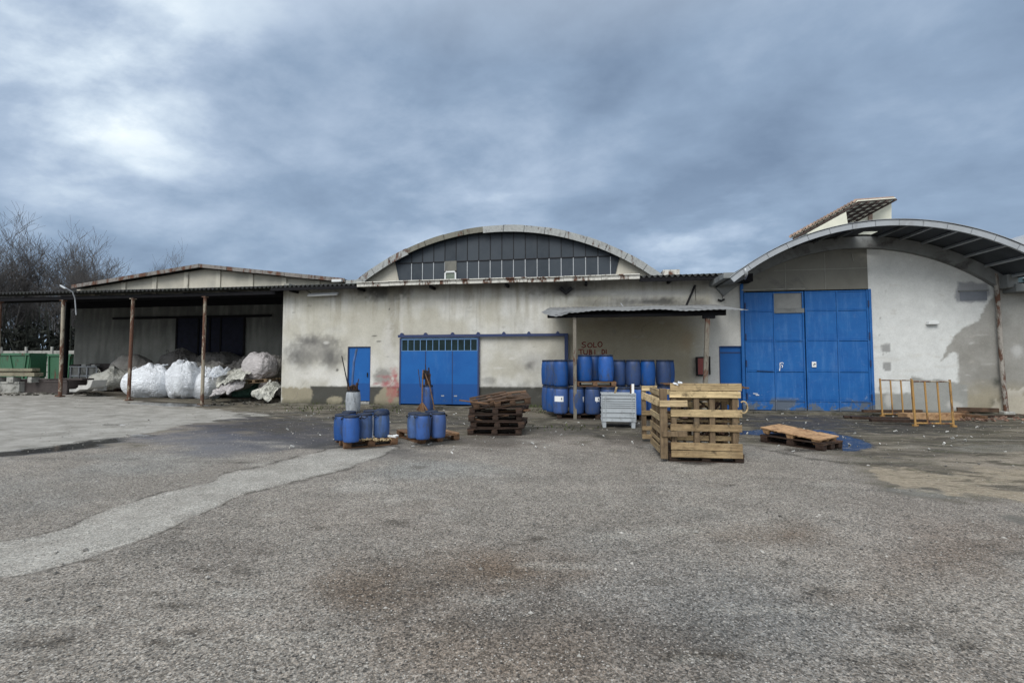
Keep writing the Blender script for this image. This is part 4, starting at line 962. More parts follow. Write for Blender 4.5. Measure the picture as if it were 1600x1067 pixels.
# hose cabinet
hc = thing('hose_cabinet', 'small dark red box fixed to the wall behind the right canopy post', 'cabinet')
a, b = onY(1087, 587, D), onY(1101, 557.5, D)
MB().bb(a.x, b.x, D-.2, D-.005, a.z, b.z).build('case', M['black'], hc, bevel=.01); MB().bb(a.x+.03, b.x-.03, D-.215, D-.201, a.z+.05, b.z-.05).build('door', M['red'], hc)
mb = MB(); mb.bb(b.x+.12, b.x+.16, D-.06, D-.005, a.z+.04, b.z+.02); mb.build('pipe', M['black'], hc)

# ================================================================== right barrel-roofed warehouse with the tall gate
rw = thing('warehouse', 'tall white barrel-roofed warehouse with the big blue double gate and deep curved overhang', 'warehouse')
qL, qT, qR0 = onY(1117, 450, D), onY(1352, 370.5, D), onY(1530, 413.5, D)
vx, vz, vr = circ(qL, qT, qR0)
bL = math.atan2(qL.z-vz, qL.x-vx); bR = math.acos(min(1, (onY(1572, 430).x-vx)/vr))
XW1 = onY(1561, 560).x; YO = D/1.115
gl, gr = onY(1163.5, 560).x, onY(1358.5, 560).x
ribr = vr-.38
def ztop2(x): return vz+np.sqrt(np.maximum(.1, (ribr+.05)**2-(np.asarray(x)-vx)**2))
zg1 = onY(1260, 455).z; XFAR = onY(1564, 500).x
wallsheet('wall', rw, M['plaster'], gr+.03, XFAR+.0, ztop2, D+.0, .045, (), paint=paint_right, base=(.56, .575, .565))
# dark steel sheet above the gate
mb = MB(); k = 24; xa = XR+.01; xb = gr+.02
pts = [(xa, zg1+.03)]+[(xa+(xb-xa)*i/k, float(ztop2(xa+(xb-xa)*i/k))) for i in range(k+1)]+[(xb, zg1+.03)]
MB().prism(pts, D-.03, D+.02).build('steel_panel', M['mesh_steel'], rw)
mb = MB()
for px in (1226, 1288): x = fx(px, 420); mb.bb(x-.01, x+.01, D-.038, D-.031, zg1+.05, float(ztop2(x))-.1)
zz = onY(1290, 421).z; mb.bb(xa+1.0, xb-.02, D-.04, D-.0385, zz-.012, zz+.012)
mb.bb(xa, xa+1.9, D-.06, D-.03, zg1+.06, zg1+.09)
p = onY(1331, 402); mb.box((p.x, D-.04, p.z), (.02, .012, .26), (0, R(-10), 0)); mb.build('panel_seam', simple('seam_grey', (.20, .2, .18), .7, .3, 5, 0), rw)
# rib, roof, purlins, fascia
arcshell(MB(), vx, vz, ribr, vr-.02, bL+.0, bR, D-.16, D+.16, 40).build('arch_beam', M['ribconc'], rw)
# roof shell, with one missing sheet near the crown
t0, t1 = onY(1328, 366, D-.05), onY(1357, 362, D-.5)
aH0 = math.acos((onY(1331, 369, D).x-vx)/vr); aH1 = math.acos((onY(1356, 369, D).x-vx)/vr)
NR = 60; mb = MB(); angs = sorted([bL+(bR-bL)*i/NR for i in range(NR+1)]+[aH0, aH1]); ys = [YO, D-.62, D-.17, D+.5, D+14]
for i in range(len(angs)-1):
    for j in range(len(ys)-1):
        am = (angs[i]+angs[i+1])/2
        if j == 1 and min(aH0, aH1) < am < max(aH0, aH1): continue
        o = len(mb.v)
        for r in (vr, vr+.035):
            for a in (angs[i], angs[i+1]):
                for y in (ys[j], ys[j+1]): mb.v.append((vx+r*math.cos(a), y, vz+r*math.sin(a)))
        mb.f += [(o, o+1, o+3, o+2), (o+4, o+6, o+7, o+5)]
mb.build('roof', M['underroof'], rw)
for k in range(15):
    a = bL+(bR-bL)*(k+.35)/14.6; r = vr-.05; c_, s_ = math.cos(a), math.sin(a)
    if min(aH0, aH1)-.01 < a < max(aH0, aH1)+.01: continue
    MB().bar((vx+r*c_, YO+.04, vz+r*s_), (vx+r*c_, D-.16, vz+r*s_), .05, .07, (c_, 0, s_)).build('purlin', M['galv'] if k > 8 else M['ribconc'], rw)
mb = MB()
for k in range(15):
    a0 = bL+(bR-bL)*k/15; a1 = bL+(bR-bL)*(k+1)/15-.0016
    arcshell(mb, vx, vz, vr-.13, vr+.02+(.008 if k % 2 else 0), a0, a1, YO-.06, YO-.002, 4)
arcshell(mb, vx, vz, vr+.038, vr+.048, bL, bR, YO-.09, YO+.05, 44)
mb.build('fascia', M['roofmetal'], rw)
p = onY(1164, 426, YO-.1); MB().tube([onY(1164, 419, YO-.1), onY(1166, 428, YO-.05), onY(1164, 436, YO+.1)], [.04, .055, .03], 8).build('gutter_outlet', M['galv'], rw, smooth=True)
p = onY(1145, 434, YO+.2); MB().bb(p.x-.3, p.x+.35, YO+.05, D, p.z-.03, p.z+.13).build('gutter', M['ribconc'], rw)
MB().bb(onY(1140, 440).x, onY(1168, 440).x, D-.5, D-.05, onY(1150, 444).z, onY(1150, 437).z+.1).build('corbel', M['darkbeam'], rw)
# gate
gt = thing('gate', None, None); gt.parent = rw
XG = [gl, fx(1210.5), fx(1257, 560), fx(1309), gr]
XG[2] = fx(1258, 560)
rowz = [.04, onY(1260, 626).z, onY(1260, 580).z, onY(1260, 532).z, onY(1260, 485.5).z, zg1]
t = NT('worn_blue_gate_paint'); v = t.mp('Object'); n = t.noise(v, 1.8, 8, .7, .3); vs = t.mp('Object', (1, 1, .12)); ns = t.noise(vs, 7, 7, .75)
sp = t.n('ShaderNodeSeparateXYZ'); t.l(v, sp.inputs[0])
col = t.mix(t.rng(n, .3, .7, 0, 1), (.010, .085, .29), (.016, .115, .345)); col = t.mix(t.rng(ns, .5, .75, 0, .45), col, (.10, .22, .44)); col = t.mix(t.rng(ns, .28, .42, .35, 0), col, (.02, .07, .2))
hm = t.math('MULTIPLY', t.rng(sp.outputs[2], .05, .65, 1, 0), t.rng(n, .40, .54, .15, 1)); col = t.mix(t.rng(hm, .25, .5, 0, .9), col, (.10, .115, .13))
wv = t.math('MULTIPLY', t.rng(sp.outputs[2], .1, .8, 1, .12), t.rng(t.noise(t.mp('Object', (1, 1, 1.5)), 5, 7, .8, .5), .58, .66, 0, 1)); col = t.mix(t.math('MULTIPLY', wv, .8), col, (.36, .42, .48))
t.bump(t.math('ADD', n, t.math('MULTIPLY', t.noise(v, .9, 3, .5), 2.0)), .25, .04); M['gate'] = t.fin(col, .5, 0, .22)
for li in range(2):
    lf_ = thing('gate_leaf', None, None); lf_.parent = gt; y0 = D-.02 if li == 0 else D-.045
    sh_m = MB(); st_m = MB()
    for ci in range(2):
        x0, x1 = XG[li*2+ci], XG[li*2+ci+1]
        for ri in range(5):
            if li == 0 and ci == 1 and ri == 4: continue
            dy = .006*((ri*3+ci*5) % 3-1)
            sh_m.bb(x0+.02, x1-.02, y0+dy, y0+.03+dy, rowz[ri]+.02, rowz[ri+1]-.02)
    xA, xB = XG[li*2], XG[li*2+2]
    for x in (xA+.035, XG[li*2+1], xB-.035): st_m.bb(x-.022, x+.022, y0-.025, y0+.04, .05, zg1-.01)
    for z in rowz[1:-1]: st_m.bb(xA+.058, XG[li*2+1]-.023, y0-.018, y0+.035, z-.02, z+.02); st_m.bb(XG[li*2+1]+.023, xB-.058, y0-.018, y0+.035, z-.02, z+.02)
    st_m.bb(xA+.06, xB-.06, y0-.02, y0+.035, zg1-.05, zg1-.012)
    o = sh_m.build('panel', M['gate'], lf_, bevel=.01); 
    if li == 0: MB().bb(xA+.06, xB-.06, y0+.032, y0+.06, .05, rowz[4]-.0).build('backing_sheet', M['gate'], lf_)
    else: MB().bb(xA+.06, xB-.06, y0+.042, y0+.06, .05, zg1-.05).build('backing_sheet', M['gate'], lf_)
    st_m.build('frame', M['gate'], lf_, bevel=.005)
    for hz in (.5, 1.55, 2.4, 3.4):
        x = xA+.03 if li == 0 else xB-.02; MB().tube([(x, y0-.05, hz-.1), (x, y0-.05, hz+.1)], .02, 8).build('hinge', M['navy'], lf_)
a, b = onY(1208.5, 489.5), onY(1254.5, 458); gm = simple('dusty_pane', (.17, .175, .17), .35, .25, 2, .05)
mb = MB(); mb.bb(a.x, b.x, D-.055, D-.025, a.z, a.z+.14); mb.bb(a.x, a.x+.04, D-.055, D-.025, a.z+.14, b.z); mb.build('window_frame', M['ribconc'], gt); MB().bb(a.x+.045, b.x, D-.0, D+.01, a.z+.15, b.z+.02).build('window_pane', gm, gt)
mb = MB(); xg0 = fx(1160.5, 560)
mb.bb(gl-.10, gl-.005, D-.05, D+.05, -.02, zg1+.42); mb.bb(gr+.005, gr+.085, D-.06, D+.05, -.02, zg1+.02); mb.each('gate_post', M['gate'], gt, bevel=.006)
# torn edges, notice, chalky marks
a, b = onY(1268, 573.5, D-.05), onY(1274.5, 565, D-.05)
nt_ = MB().bb(a.x, b.x, D-.085, D-.078, a.z, b.z).build('notice', M['paper'], gt); mb = MB(); mb.box(((a.x+b.x)/2+.02, D-.087, (a.z+b.z)/2+.01), (.05, .002, .03), (0, R(40), 0)); mb.box(((a.x+b.x)/2-.01, D-.0875, (a.z+b.z)/2-.02), (.02, .002, .05), (0, R(-20), 0)); mb.build('print', M['black'], nt_)
mb = MB()
for q in ([(1218, 567), (1217.5, 570), (1218, 573), (1217, 579)], [(1218.5, 567), (1222, 566.5), (1223, 568)], [(1219.5, 570), (1222, 571), (1221, 574)], [(1176, 614.5), (1183, 615)], [(1180, 617), (1185, 617)]):
    stroke(mb, [(onY(*k).x, onY(*k).z) for k in q], .02, D-.052)
mb.build('chalk_mark', M['paper'], gt, recalc=False)
mb = MB(); a, b = onY(1182, 580), onY(1208, 582); mb.box(((a.x+b.x)/2, D-.045, a.z), (.5, .02, .018), (0, R(2), 0)); mb.build('torn_edge', M['black'], gt)
# vent, little light and downpipe
p = onY(1455, 505); mb = MB(); mb.prism([(p.x-.16, p.z-.05), (p.x+.16, p.z-.05), (p.x+.12, p.z+.06), (p.x-.12, p.z+.06)], D-.13, D-.004); mb.build('bulkhead_light', M['pipe'], rw, bevel=.015)
a, b = onY(1500, 470), onY(1541, 446); zm = onY(1500, 455.5).z; MB().bb(a.x, b.x, D-.012, D-.004, a.z, zm-.01).build('blocked_window', simple('grey_board', (.14, .155, .18), .7, .2, 3, .1), rw); mb = MB(); mb.bb(a.x-.04, b.x+.03, D-.03, D-.013, zm-.01, zm+.03); mb.build('window_lintel', M['ribconc'], rw)
xt, xb_ = onY(1557, 440, D-.12).x, onY(1572.5, 640, D-.12).x
autosmooth(MB().tube([(xt-.02, D-.12, onY(1557, 428).z), (xt+.02, D-.12, 3.2), (xb_-.06, D-.12, 1.4), (xb_, D-.12, .0)], .058, 12).build('downpipe', rusty('worn_grey_pipe', (.30, .28, .25), .62, .7, 4), rw))
mb = MB(); mb.bb(xb_-.14, xb_+.14, D-.25, D-.02, -.02, .14); mb.build('pipe_base', M['concrete'], rw, bevel=.02)
MB().bb(XFAR+.0, XFAR+.2, D+.01, D+14, 0, 5.0).build('side_wall', M['backwall'], rw); MB().bb(XR+.3, XR+.5, D+5, D+14, 0, 4.9).build('side_wall', M['backwall'], rw)
MB().bb(XR+.25, XFAR, D+.45, D+.5, 0, 4.6).build('inner_wall', M['darkbeam'], rw)

# next building at the right edge
nb = thing('factory_building', 'next grey building cut by the right edge, dark glazing above a dirty wall', 'building')
wallsheet('wall', nb, M['plaster'], XFAR+.005, 22, lambda x: np.full_like(x, 3.95), D+.0, .06, (), paint=paint_right, base=(.36, .36, .34))
a = onY(1580, 445, D-.3); MB().bb(a.x, 22, D-.45, D, a.z-.22, a.z+.0).build('canopy', M['ribconc'], nb, bevel=.01)
MB().bb(XFAR+.1, 22, D-.1, D+.1, 3.95, 4.62).build('window', simple('dark_teal_glass', (.05, .085, .10), .3, .3, 1.5, .05), nb)
mb = MB()
for i in range(9): x = XFAR+.25+i*.85; mb.bb(x-.03, x+.03, D-.14, D-.1, 4.0, 4.62)
mb.each('glazing_bar', M['galv'], nb)
sL, sT = onY(1556, 388, YO+.1), onY(1600, 366, YO+.1); r2 = vr; dx = XFAR-qL.x
c2x = 2*(vx+vr*math.cos(bR))-vx+.35; arcshell(MB(), c2x, vz, vr-.16, vr+.05, math.pi-bR, 1.2, YO-.06, YO, 30).build('fascia', M['roofmetal'], nb)
arcshell(MB(), c2x, vz, vr-.0, vr+.03, math.pi-bR, 1.2, YO, D+10, 30).build('roof', M['galv'], nb)
arcshell(MB(), c2x, vz, vr-.4, vr-.02, math.pi-bR, 1.2, D-.16, D+.16, 30).build('arch_beam', M['ribconc'], nb)
bq = onY(1536, 402, 21.0); Rn = 9.0; ncx, ncz = bq.x+.56*Rn, bq.z-.83*Rn
arcshell(MB(), ncx, ncz, Rn-.28, Rn, R(124), R(62), 20.9, 21.05, 30).build('fascia', M['roofmetal'], nb); arcshell(MB(), ncx, ncz, Rn-.05, Rn-.01, R(124), R(62), 21.05, 35, 30).build('roof', M['galv'], nb)
MB().prism(arcpts(ncx, ncz, Rn-.3, R(124), R(62), 20), 21.5, 21.7).build('gable_wall', simple('blue_grey_gable', (.16, .18, .20), .7, .2, 2, .1), nb)
p = onY(1575, 440, D-.25); MB().bb(p.x-.12, p.x+.16, D-.4, D-.1, p.z-.2, p.z+.2).build('wall_box', M['ribconc'], nb, bevel=.02)

# rooftop shed behind the arch
rs_ = thing('rooftop_shed', 'small cream rooftop shed with steep tiled lean-to roof above the right warehouse', 'shed')
YR1, YR2 = 23.4, 26.2
F0, F1 = onY(1236, 372, YR1), onY(1341, 314.5, YR1); B1 = onY(1400, 310, YR2)
B0 = B1+(F0-F1)
nrm = (F1-F0).cross(B1-F1).normalized()
if nrm.z < 0: nrm = -nrm
mb = MB(); q = [F0, F1, B1, B0]; mb.add([p for p in q]+[p+nrm*.05 for p in q], [(0, 1, 2, 3), (7, 6, 5, 4), (0, 4, 5, 1), (1, 5, 6, 2), (2, 6, 7, 3), (3, 7, 4, 0)]); mb.build('roof', M['cream'], rs_)
mb = MB(); e = (F1-F0); L = e.length; e.normalize(); s_ = (B1-F1)
for i in range(20):
    p = F0+e*(L*(i+.5)/20)+nrm*.1; a = p-e*L/46; b = p+e*L/46; w_ = s_.normalized()
    mb.add([a-w_*.12, b-w_*.12+nrm*.05, b+w_*s_.length+nrm*.05, a+w_*s_.length, a-w_*.12-nrm*.1, b-w_*.12-nrm*.04, b+w_*s_.length-nrm*.04, a+w_*s_.length-nrm*.1], [(0, 1, 2, 3), (7, 6, 5, 4), (0, 4, 5, 1), (1, 5, 6, 2), (2, 6, 7, 3), (3, 7, 4, 0)])
mb.build('roof_tiles', M['tile'], rs_)
mb = MB()
for u in (.02, .25, .5, .75, .98): a = F0+s_*u-nrm*.08; b = F1+s_*u-nrm*.08; mb.bar(a, b, .07, .09, nrm)
for i in range(9):
    u = .98-i*.1; a = F0+(F1-F0)*u-nrm*.02; mb.bar(a, a+s_, .05, .04, nrm)
mb.build('rafter', simple('brown_rafter', (.06, .045, .04), .8, .3, 5, .1), rs_)
def wq(pts, y, th=.12):
    P_ = [onY(a, b, y) for a, b in pts]; return MB().prism([(p.x, p.z) for p in P_], y, y+th)
wq([(1262, 364), (1322, 331), (1325, 352), (1325, 380), (1262, 380)], YR1-.3).build('wall', M['cream'], rs_)
wq([(1322, 351), (1393, 313), (1393, 380), (1322, 380)], YR2+.2).build('wall', M['cream'], rs_)
wq([(1358, 331), (1363.5, 328.5), (1363.5, 350), (1358, 350)], YR2+.1, .08).build('post', M['tile'], rs_)
# ================================================================== movable things
def place(px, py): p = onG(px, py); return (p.x, p.y, p.z)
# ---- pallets (1.2 x 0.8), origin at the centre of the base
def pallet(name, label, loc, rz=0, wood_='wood', L=1.2, Wd=.8, group=None, rot=None, seed=1, skip=(), parent_only=False, thick=.022):
    rs = random.Random(seed); t = thing(name, label, 'pallet', loc, rz, group, rot); m = M[wood_]
    mb = MB(); n = 5; ws = [.145, .1, .145, .1, .145]; gap = (Wd-sum(ws)*Wd/.8)/4; y = -Wd/2
    ws = [w*Wd/.8 for w in ws]; gap = (Wd-sum(ws))/4
    for i in range(n):
        if i not in skip: mb.box((rs.uniform(-.01, .01), y+ws[i]/2, .133), (L, ws[i], thick), (rs.uniform(-.006, .006), rs.uniform(-.004, .004), rs.uniform(-.008, .008)))
        y += ws[i]+gap
    for x in (-L/2+.07, 0, L/2-.07): mb.box((x, 0, .1115), (.145 if x else .1, Wd-.004, .0205))
    mb.build('deck', m, t, bevel=.003)
    bm_ = MB().box((0, 0, .0615), (.13, .13, .078)); first = None
    for x in (-L/2+.07, 0, L/2-.07):
        for yy in (-Wd/2+.06, 0, Wd/2-.06):
            if first is None: first = bm_.build('block', m, t, bevel=.004); first.location = (x, yy, 0)
            else:
                o = first.copy(); COL.objects.link(o); o.parent = t; o.location = (x, yy, 0)
    b0 = MB().box((0, 0, .0105), (L-.01, .1, .02)).build('bottom_board', m, t, bevel=.003); b0.location = (0, -Wd/2+.055, 0)
    for yy in (0, Wd/2-.055): o = b0.copy(); COL.objects.link(o); o.parent = t; o.location = (0, yy, 0)
    return t
def edge(a, b, Wd):
    """centre, turn and length of a pallet whose near long edge runs from ground pixel a to b"""
    A_, B_ = onG(*a), onG(*b); d = B_-A_; L = d.length; d.normalize(); nn = Vector((-d.y, d.x, 0)); c_ = (A_+B_)/2+nn*Wd/2; return (c_.x, c_.y, c_.z), math.atan2(d.y, d.x), L
# ---- drums
def drum(name, label, loc, r=.19, h=.6, body='drum', group=None, rz=0, lidmat='lid', handles=True, sag=0):
    t = thing(name, label, 'drum', loc, rz, group)
    k = h/.6
    pr = [(r*.80, 0), (r*.88, .01*k), (r*.92, .04*k), (r*.955, .1*k), (r*.985, .19*k), (r*1.0, .28*k), (r*.99, .38*k), (r*.955, .47*k), (r*.91, .525*k), (r*.87, .548*k), (r*.83, .556*k), (r*.83, .57*k)]
    autosmooth(MB().lathe(pr, 32).build('body', M[body], t), 50)
    pl = [(r*.86, .553*k), (r*.885, .556*k), (r*.885, .585*k), (r*.86, .594*k), (r*.81, .596*k), (r*.79, .588*k), (r*.3, .586*k), (r*.02, .588*k)]
    ld = autosmooth(MB().lathe(pl, 32).build('lid', M[lidmat], t), 40)
    autosmooth(MB().tube([(r*.90*math.cos(a), r*.90*math.sin(a), .562*k) for a in np.linspace(0, 6.2, 28)], .006, 5).build('clamp_ring', M['black'], ld), 50)
    if handles:
        for s in (-1, 1):
            mb = MB().tube([(s*r*.93, -.05, .54*k), (s*r*1.1, -.045, .53*k), (s*r*1.12, 0, .5*k), (s*r*1.1, .045, .53*k), (s*r*.93, .05, .54*k)], .009, 6); autosmooth(mb.build('handle', M['black'], t), 60)
    return t
gD1 = 'small drums on the two pallets in the yard'
# pallet one, near
pa, ra, La = edge((537, 702), (622, 694.5), .95); P1 = pallet('pallet', 'brown pallet carrying a cluster of small grimy blue drums', pa, ra, 'wood', La, .95, seed=3)
def top(px, pyb, z=.144): p = onZ(px, pyb, z+pa[2]); return (p.x, p.y, z+pa[2])
d1 = [(548.5, 690, 'drum', 'nearest bright blue drum at the front left of the near pallet'), (534.5, 687, 'drumdeep', 'dark blue drum at the left edge of the near pallet'),
      (569, 685.5, 'drumdirty', 'greyish grimy drum in the middle of the near pallet'), (578, 678, 'drumdirty', 'half hidden grimy drum at the back of the near pallet'),
      (596, 683, 'drumdirty', 'grimy blue drum with a domed dark lid, right end of the near pallet'), (545, 680.5, 'drumdeep', 'mostly hidden drum at the back left of the near pallet')]
drums = []
for i, (px, py, m, lb) in enumerate(d1):
    drums.append(drum('drum', lb, top(px, py), .15, .475, m, gD1, rs.uniform(0, 3)))
# domed rag-like cover on the right one
mb = MB(); r = .150; mb.lathe([(r*.98, .43), (r*1.0, .455), (r*.9, .51), (r*.66, .53), (r*.3, .54), (.01, .545)], 28); o = autosmooth(mb.build('cover', M['lid'], drums[4]), 60)
# pallet two
pb, rb, Lb = edge((619.5, 682), (657, 694), .86); P2 = pallet('pallet', 'orange brown pallet under three bright blue drums beside the near pallet', pb, rb, 'wood', Lb, .86, seed=5)
for px, py, m, lb in ((660.5, 685.5, 'drum', 'bright blue drum front centre on the orange brown pallet'), (685, 683, 'drum', 'bright blue drum at the right on the orange brown pallet'), (648, 683.5, 'drumdirty', 'grey blue drum half hidden at the left on the orange brown pallet'), (674, 679, 'drumdeep', 'hidden blue drum at the back of the orange brown pallet')):
    drums.append(drum('drum', lb, top(px, py), .143, .475, m, gD1, rs.uniform(0, 3)))
# grey container with sticks behind pallet one
gd = place(551.5, 643.5); drum('drum', 'pale grey ribbed container standing behind the near pallet, filled with sticks', gd, .23, .70, 'drumgrey', handles=False, lidmat='black')
def sticktool(name, label, cat, pts, r, mat, head=None):
    t = thing(name, label, cat, tuple(pts[0])); o0 = Vector(pts[0]); q = [Vector(p)-o0 for p in pts]
    autosmooth(MB().tube(q, r, 8).build('handle', M[mat], t), 60)
    if head: head(t, q)
    return t
def at(px, py, y): return onY(px, py, y)
ys = gd[1]
sticktool('pole', 'thin black pole leaning out of the grey container to the left', 'pole', [at(546, 612, ys), at(540, 585, ys-.02), at(534, 556, ys-.05)], [.02, .018, .015], 'black')
sticktool('pole', 'tall bent paint-stained pole standing in the grey container', 'pole', [at(550, 612, ys), at(551, 590, ys), at(553, 565, ys+.05), at(557.5, 545, ys+.1)], [.035, .035, .04, .034], 'drumdirty')
sticktool('stick', 'short dark forked stick in the grey container', 'stick', [at(556, 611, ys-.1), at(558, 602, ys-.1), at(560.5, 592, ys-.1)], [.018, .016, .014], 'wooddark')
mb = MB(); rs = random.Random(4)
for i in range(16):
    a = rs.uniform(0, 6.28); b_ = Vector((math.cos(a)*.14, math.sin(a)*.14, .0)); mb.tube([b_, b_*1.3+Vector((rs.uniform(-.06, .06), 0, rs.uniform(.08, .26)))], [.028, .02], 5)
for i in range(7): mb.box((rs.uniform(-.1, .1), rs.uniform(-.1, .1), rs.uniform(.03, .16)), (.1, .09, .07), (rs.random()*3, rs.random()*3, 0))
tag(mb.build('wood_scraps', M['wooddark'], loc=(gd[0], gd[1], gd[2]+.69)), 'bundle of dark wooden scraps stuffed in the mouth of the grey container', 'scrap wood')
# blue container with tools behind pallet two
gb2 = place(668, 641); drum('drum', 'tall narrow blue container behind the orange brown pallet, tools standing in it', gb2, .19, .84, 'drum', handles=False)
yt = gb2[1]-.25
def broom(t, q):
    mb = MB(); 
    for i in range(26):
        u = i/25-.5; mb.tube([q[0], q[0]+Vector((u*.42, rs.uniform(-.04, .04), -.30+abs(u)*.06))], [.012, .009], 4)
    mb.build('bristles', M['wood'], t)
sticktool('broom', 'twig broom upside down against the blue container, pale wooden handle', 'broom', [at(659.5, 628, yt), at(660, 605, yt), at(661, 578, yt)], [.022, .024, .02], 'wood', broom)
sticktool('shovel', 'shovel with reddish handle leaning on the right of the blue container', 'shovel', [at(679, 640, yt-.1), at(672, 605, yt), at(664, 583, yt+.1)], [.022, .022, .02], 'woodmid', lambda t, q: MB().box(q[2]+Vector((0, 0, -.05)), (.2, .03, .3), (0, R(12), 0), .8).build('blade', M['black'], t, bevel=.01))
sticktool('stick', 'thin dark stick leaning left of the broom', 'stick', [at(657, 605, yt), at(655, 590, yt), at(653.5, 577, yt)], [.014, .013, .012], 'wooddark')
mb = MB(); rs = random.Random(14)
for i in range(12): mb.tube([Vector((rs.uniform(-.1, .1), rs.uniform(-.08, .08), 0)), Vector((rs.uniform(-.1, .1), rs.uniform(-.08, .08), rs.uniform(.2, .75)))], [.024, .012], 5)
mb.box((0, 0, .2), (.16, .12, .35), (0, .1, .4)); tag(mb.build('wood_scraps', M['wooddark'], loc=(gb2[0], gb2[1], gb2[2]+.83)), 'dark sticks and rags standing in the tall narrow blue container', 'scrap wood')
# white litter on pallet one
p = top(612, 683); tag(MB().box((0, 0, .02), (.16, .06, .03), (.1, .2, .6)).box((.06, .05, .02), (.1, .05, .03), (.3, 0, 1.2)).build('scrap', M['paper'], loc=p), 'small crumpled white scrap at the right end of the near pallet', 'scrap')
mb = MB(); rs = random.Random(22)
for i in range(60): mb.box((rs.uniform(-.3, .25), rs.uniform(-.12, .1), .01), (rs.uniform(.02, .08), rs.uniform(.01, .03), .012), (rs.random(), rs.random(), rs.random()*3))
p = top(590, 687); tag(mb.build('wood_chips', M['woodnew'], loc=p), 'yellowish wood chips strewn along the front edge of the near pallet', 'wood chips', kind='stuff')
tag(autosmooth(MB().tube([(0, 0, 0), (.005, 0, .42)], .012, 6).box((0, 0, .01), (.06, .06, .05), (.3, .3, .3)).build('rod', M['pipe'], loc=top(582, 684.5))), 'short pale rod upright between the drums of the near pallet', 'rod')

# ---- stack of dark pallets
sp_ = place(779, 674.5); rs = random.Random(31)
lbl = ['bottom dark broken pallet of the stack between sliding door and canopy', 'second pallet from the ground in the dark stack', 'third pallet from the ground in the dark stack, shifted left', 'fourth pallet from the ground in the dark stack', 'fifth pallet up in the dark stack, with an orange edge']
z = sp_[2]
for i in range(4):
    pallet('pallet', lbl[i], (sp_[0]+(-.06, .04, -.08, .03, -.02)[i], sp_[1]+rs.uniform(-.04, .04), z), R((8, 3, 12, -2, 10)[i]), 'wooddark', 1.18, .95, 'pallets of the dark stack', seed=40+i, skip=((1,), (), (3,), (), (0,))[i]); z += .147
pallet('pallet', 'tilted small brown pallet on top of the dark stack, left', (sp_[0]-.18, sp_[1]-.05, z+.06), 0, 'woodmid', .85, .7, 'pallets of the dark stack', rot=(R(7), R(-10), R(20)), seed=51, skip=(1, 3))
pallet('pallet', 'tilted brown pallet with pale slats on top of the dark stack, right', (sp_[0]+.28, sp_[1]+.05, z+.09), 0, 'woodmid', .8, .85, 'pallets of the dark stack', rot=(R(8), R(-6), R(14)), seed=52, skip=(3,))
for i in range(8):
    L = rs.uniform(.3, .9); tag(MB().box((0, 0, 0), (L, .09, .03), (rs.uniform(-.2, .2), rs.uniform(-.25, .25), rs.uniform(-.5, .5))).build('loose_board', M['woodmid' if i % 2 else 'wood'], loc=(sp_[0]+rs.uniform(-.5, .5), sp_[1]+rs.uniform(-.55, -.2), sp_[2]+.1+i*.1), bevel=.003),
        ('reddish broken board in the front of the dark pallet stack', 'pale splintered board stuck in the dark pallet stack')[i % 2 == 0], 'board', 'loose boards in the dark pallet stack')

# ---- big drums under the canopy
GL = place(876, 653.5); y0 = GL[1]; RB = .22; HB = .755; xs = .452
xb = [onY(p_, 653.5, y0).x for p_ in (876, 901, 926, 951, 976, 1000, 1024)]
gB = 'blue drums stacked under the canopy'
# thin pallets beneath
for i, xx in enumerate((xb[0]+.5, xb[3]+.35, xb[5]+.35)):
    pallet('pallet', ('pallet on the ground under the leftmost lower drums', 'pallet on the ground behind the grey box pallet', 'pallet on the ground under the lower drums by the pallet cage')[i], (xx, y0+.34, 0), 0, 'wooddark', 1.2, .9, 'pallets below the stacked drums', seed=60+i)
zl = .14; zu = zl+HB+.03
rowA = ['lower drum with a white rectangular label, front left corner', 'lower front drum just left of the canopy post foot', 'lower front drum with a torn white sticker', 'lower front drum left of the grey box pallet', 'lower front drum behind the grey box pallet', 'lower front drum right of the grey box pallet', 'lower front drum hidden by the pallet cage']
A = []
for i, x in enumerate(xb): A.append(drum('drum', rowA[i], (x, y0+.02*math.sin(i*3), zl), RB, HB, 'drum' if i in (0, 5) else 'drumdeep', gB, i*1.3, handles=False))
for j, (px, dy, lb) in enumerate(((864, .46, 'lower drum second from the left end, set back'), (857.5, .92, 'lower drum at the far left back of the stack'), (912, .46, 'lower second row drum behind the canopy post'), (938, .46, 'lower second row drum, middle of the stack'), (963, .46, 'lower second row drum behind the torn sticker drum'))):
    p = onY(px, 600, y0+dy); drum('drum', lb, (p.x, y0+dy, zl), RB, HB, 'drumdeep', gB, 1, handles=False)
def lab(par, w, h, z, ang, r, tear=False):
    mb = MB(); n = 6; V = []
    for i in range(n+1):
        a = ang+(-.5+i/n)*w/r; V += [(r*math.cos(a), r*math.sin(a), z-h/2+(.03*math.sin(i*2.3) if tear else 0)), (r*math.cos(a), r*math.sin(a), z+h/2-(.02*math.sin(i*3.1) if tear else 0))]
    mb.v = V; mb.f = [(2*i, 2*i+2, 2*i+3, 2*i+1) for i in range(n)]; o = mb.build('paper_label', M['paper'], par, recalc=False); return o
for i, (w_, h_, z_, an) in enumerate(((.27, .15, .42, -1.75), (.05, .13, .42, -.55), (.16, .12, .42, -.9))):
    an2 = an-A[i].rotation_euler.z; o = lab(A[i], w_, h_, z_, an2, RB+.004, i > 0)
    if i != 1: q = MB().tube([((RB+.007)*math.cos(an2+.35*(1 if i == 0 else .3)), (RB+.007)*math.sin(an2+.35*(1 if i == 0 else .3)), z_-.02), ((RB+.007)*math.cos(an2+.35*(1 if i == 0 else .3)), (RB+.007)*math.sin(an2+.35*(1 if i == 0 else .3)), z_+.03)], .012, 5).build('print', M['black'], o)
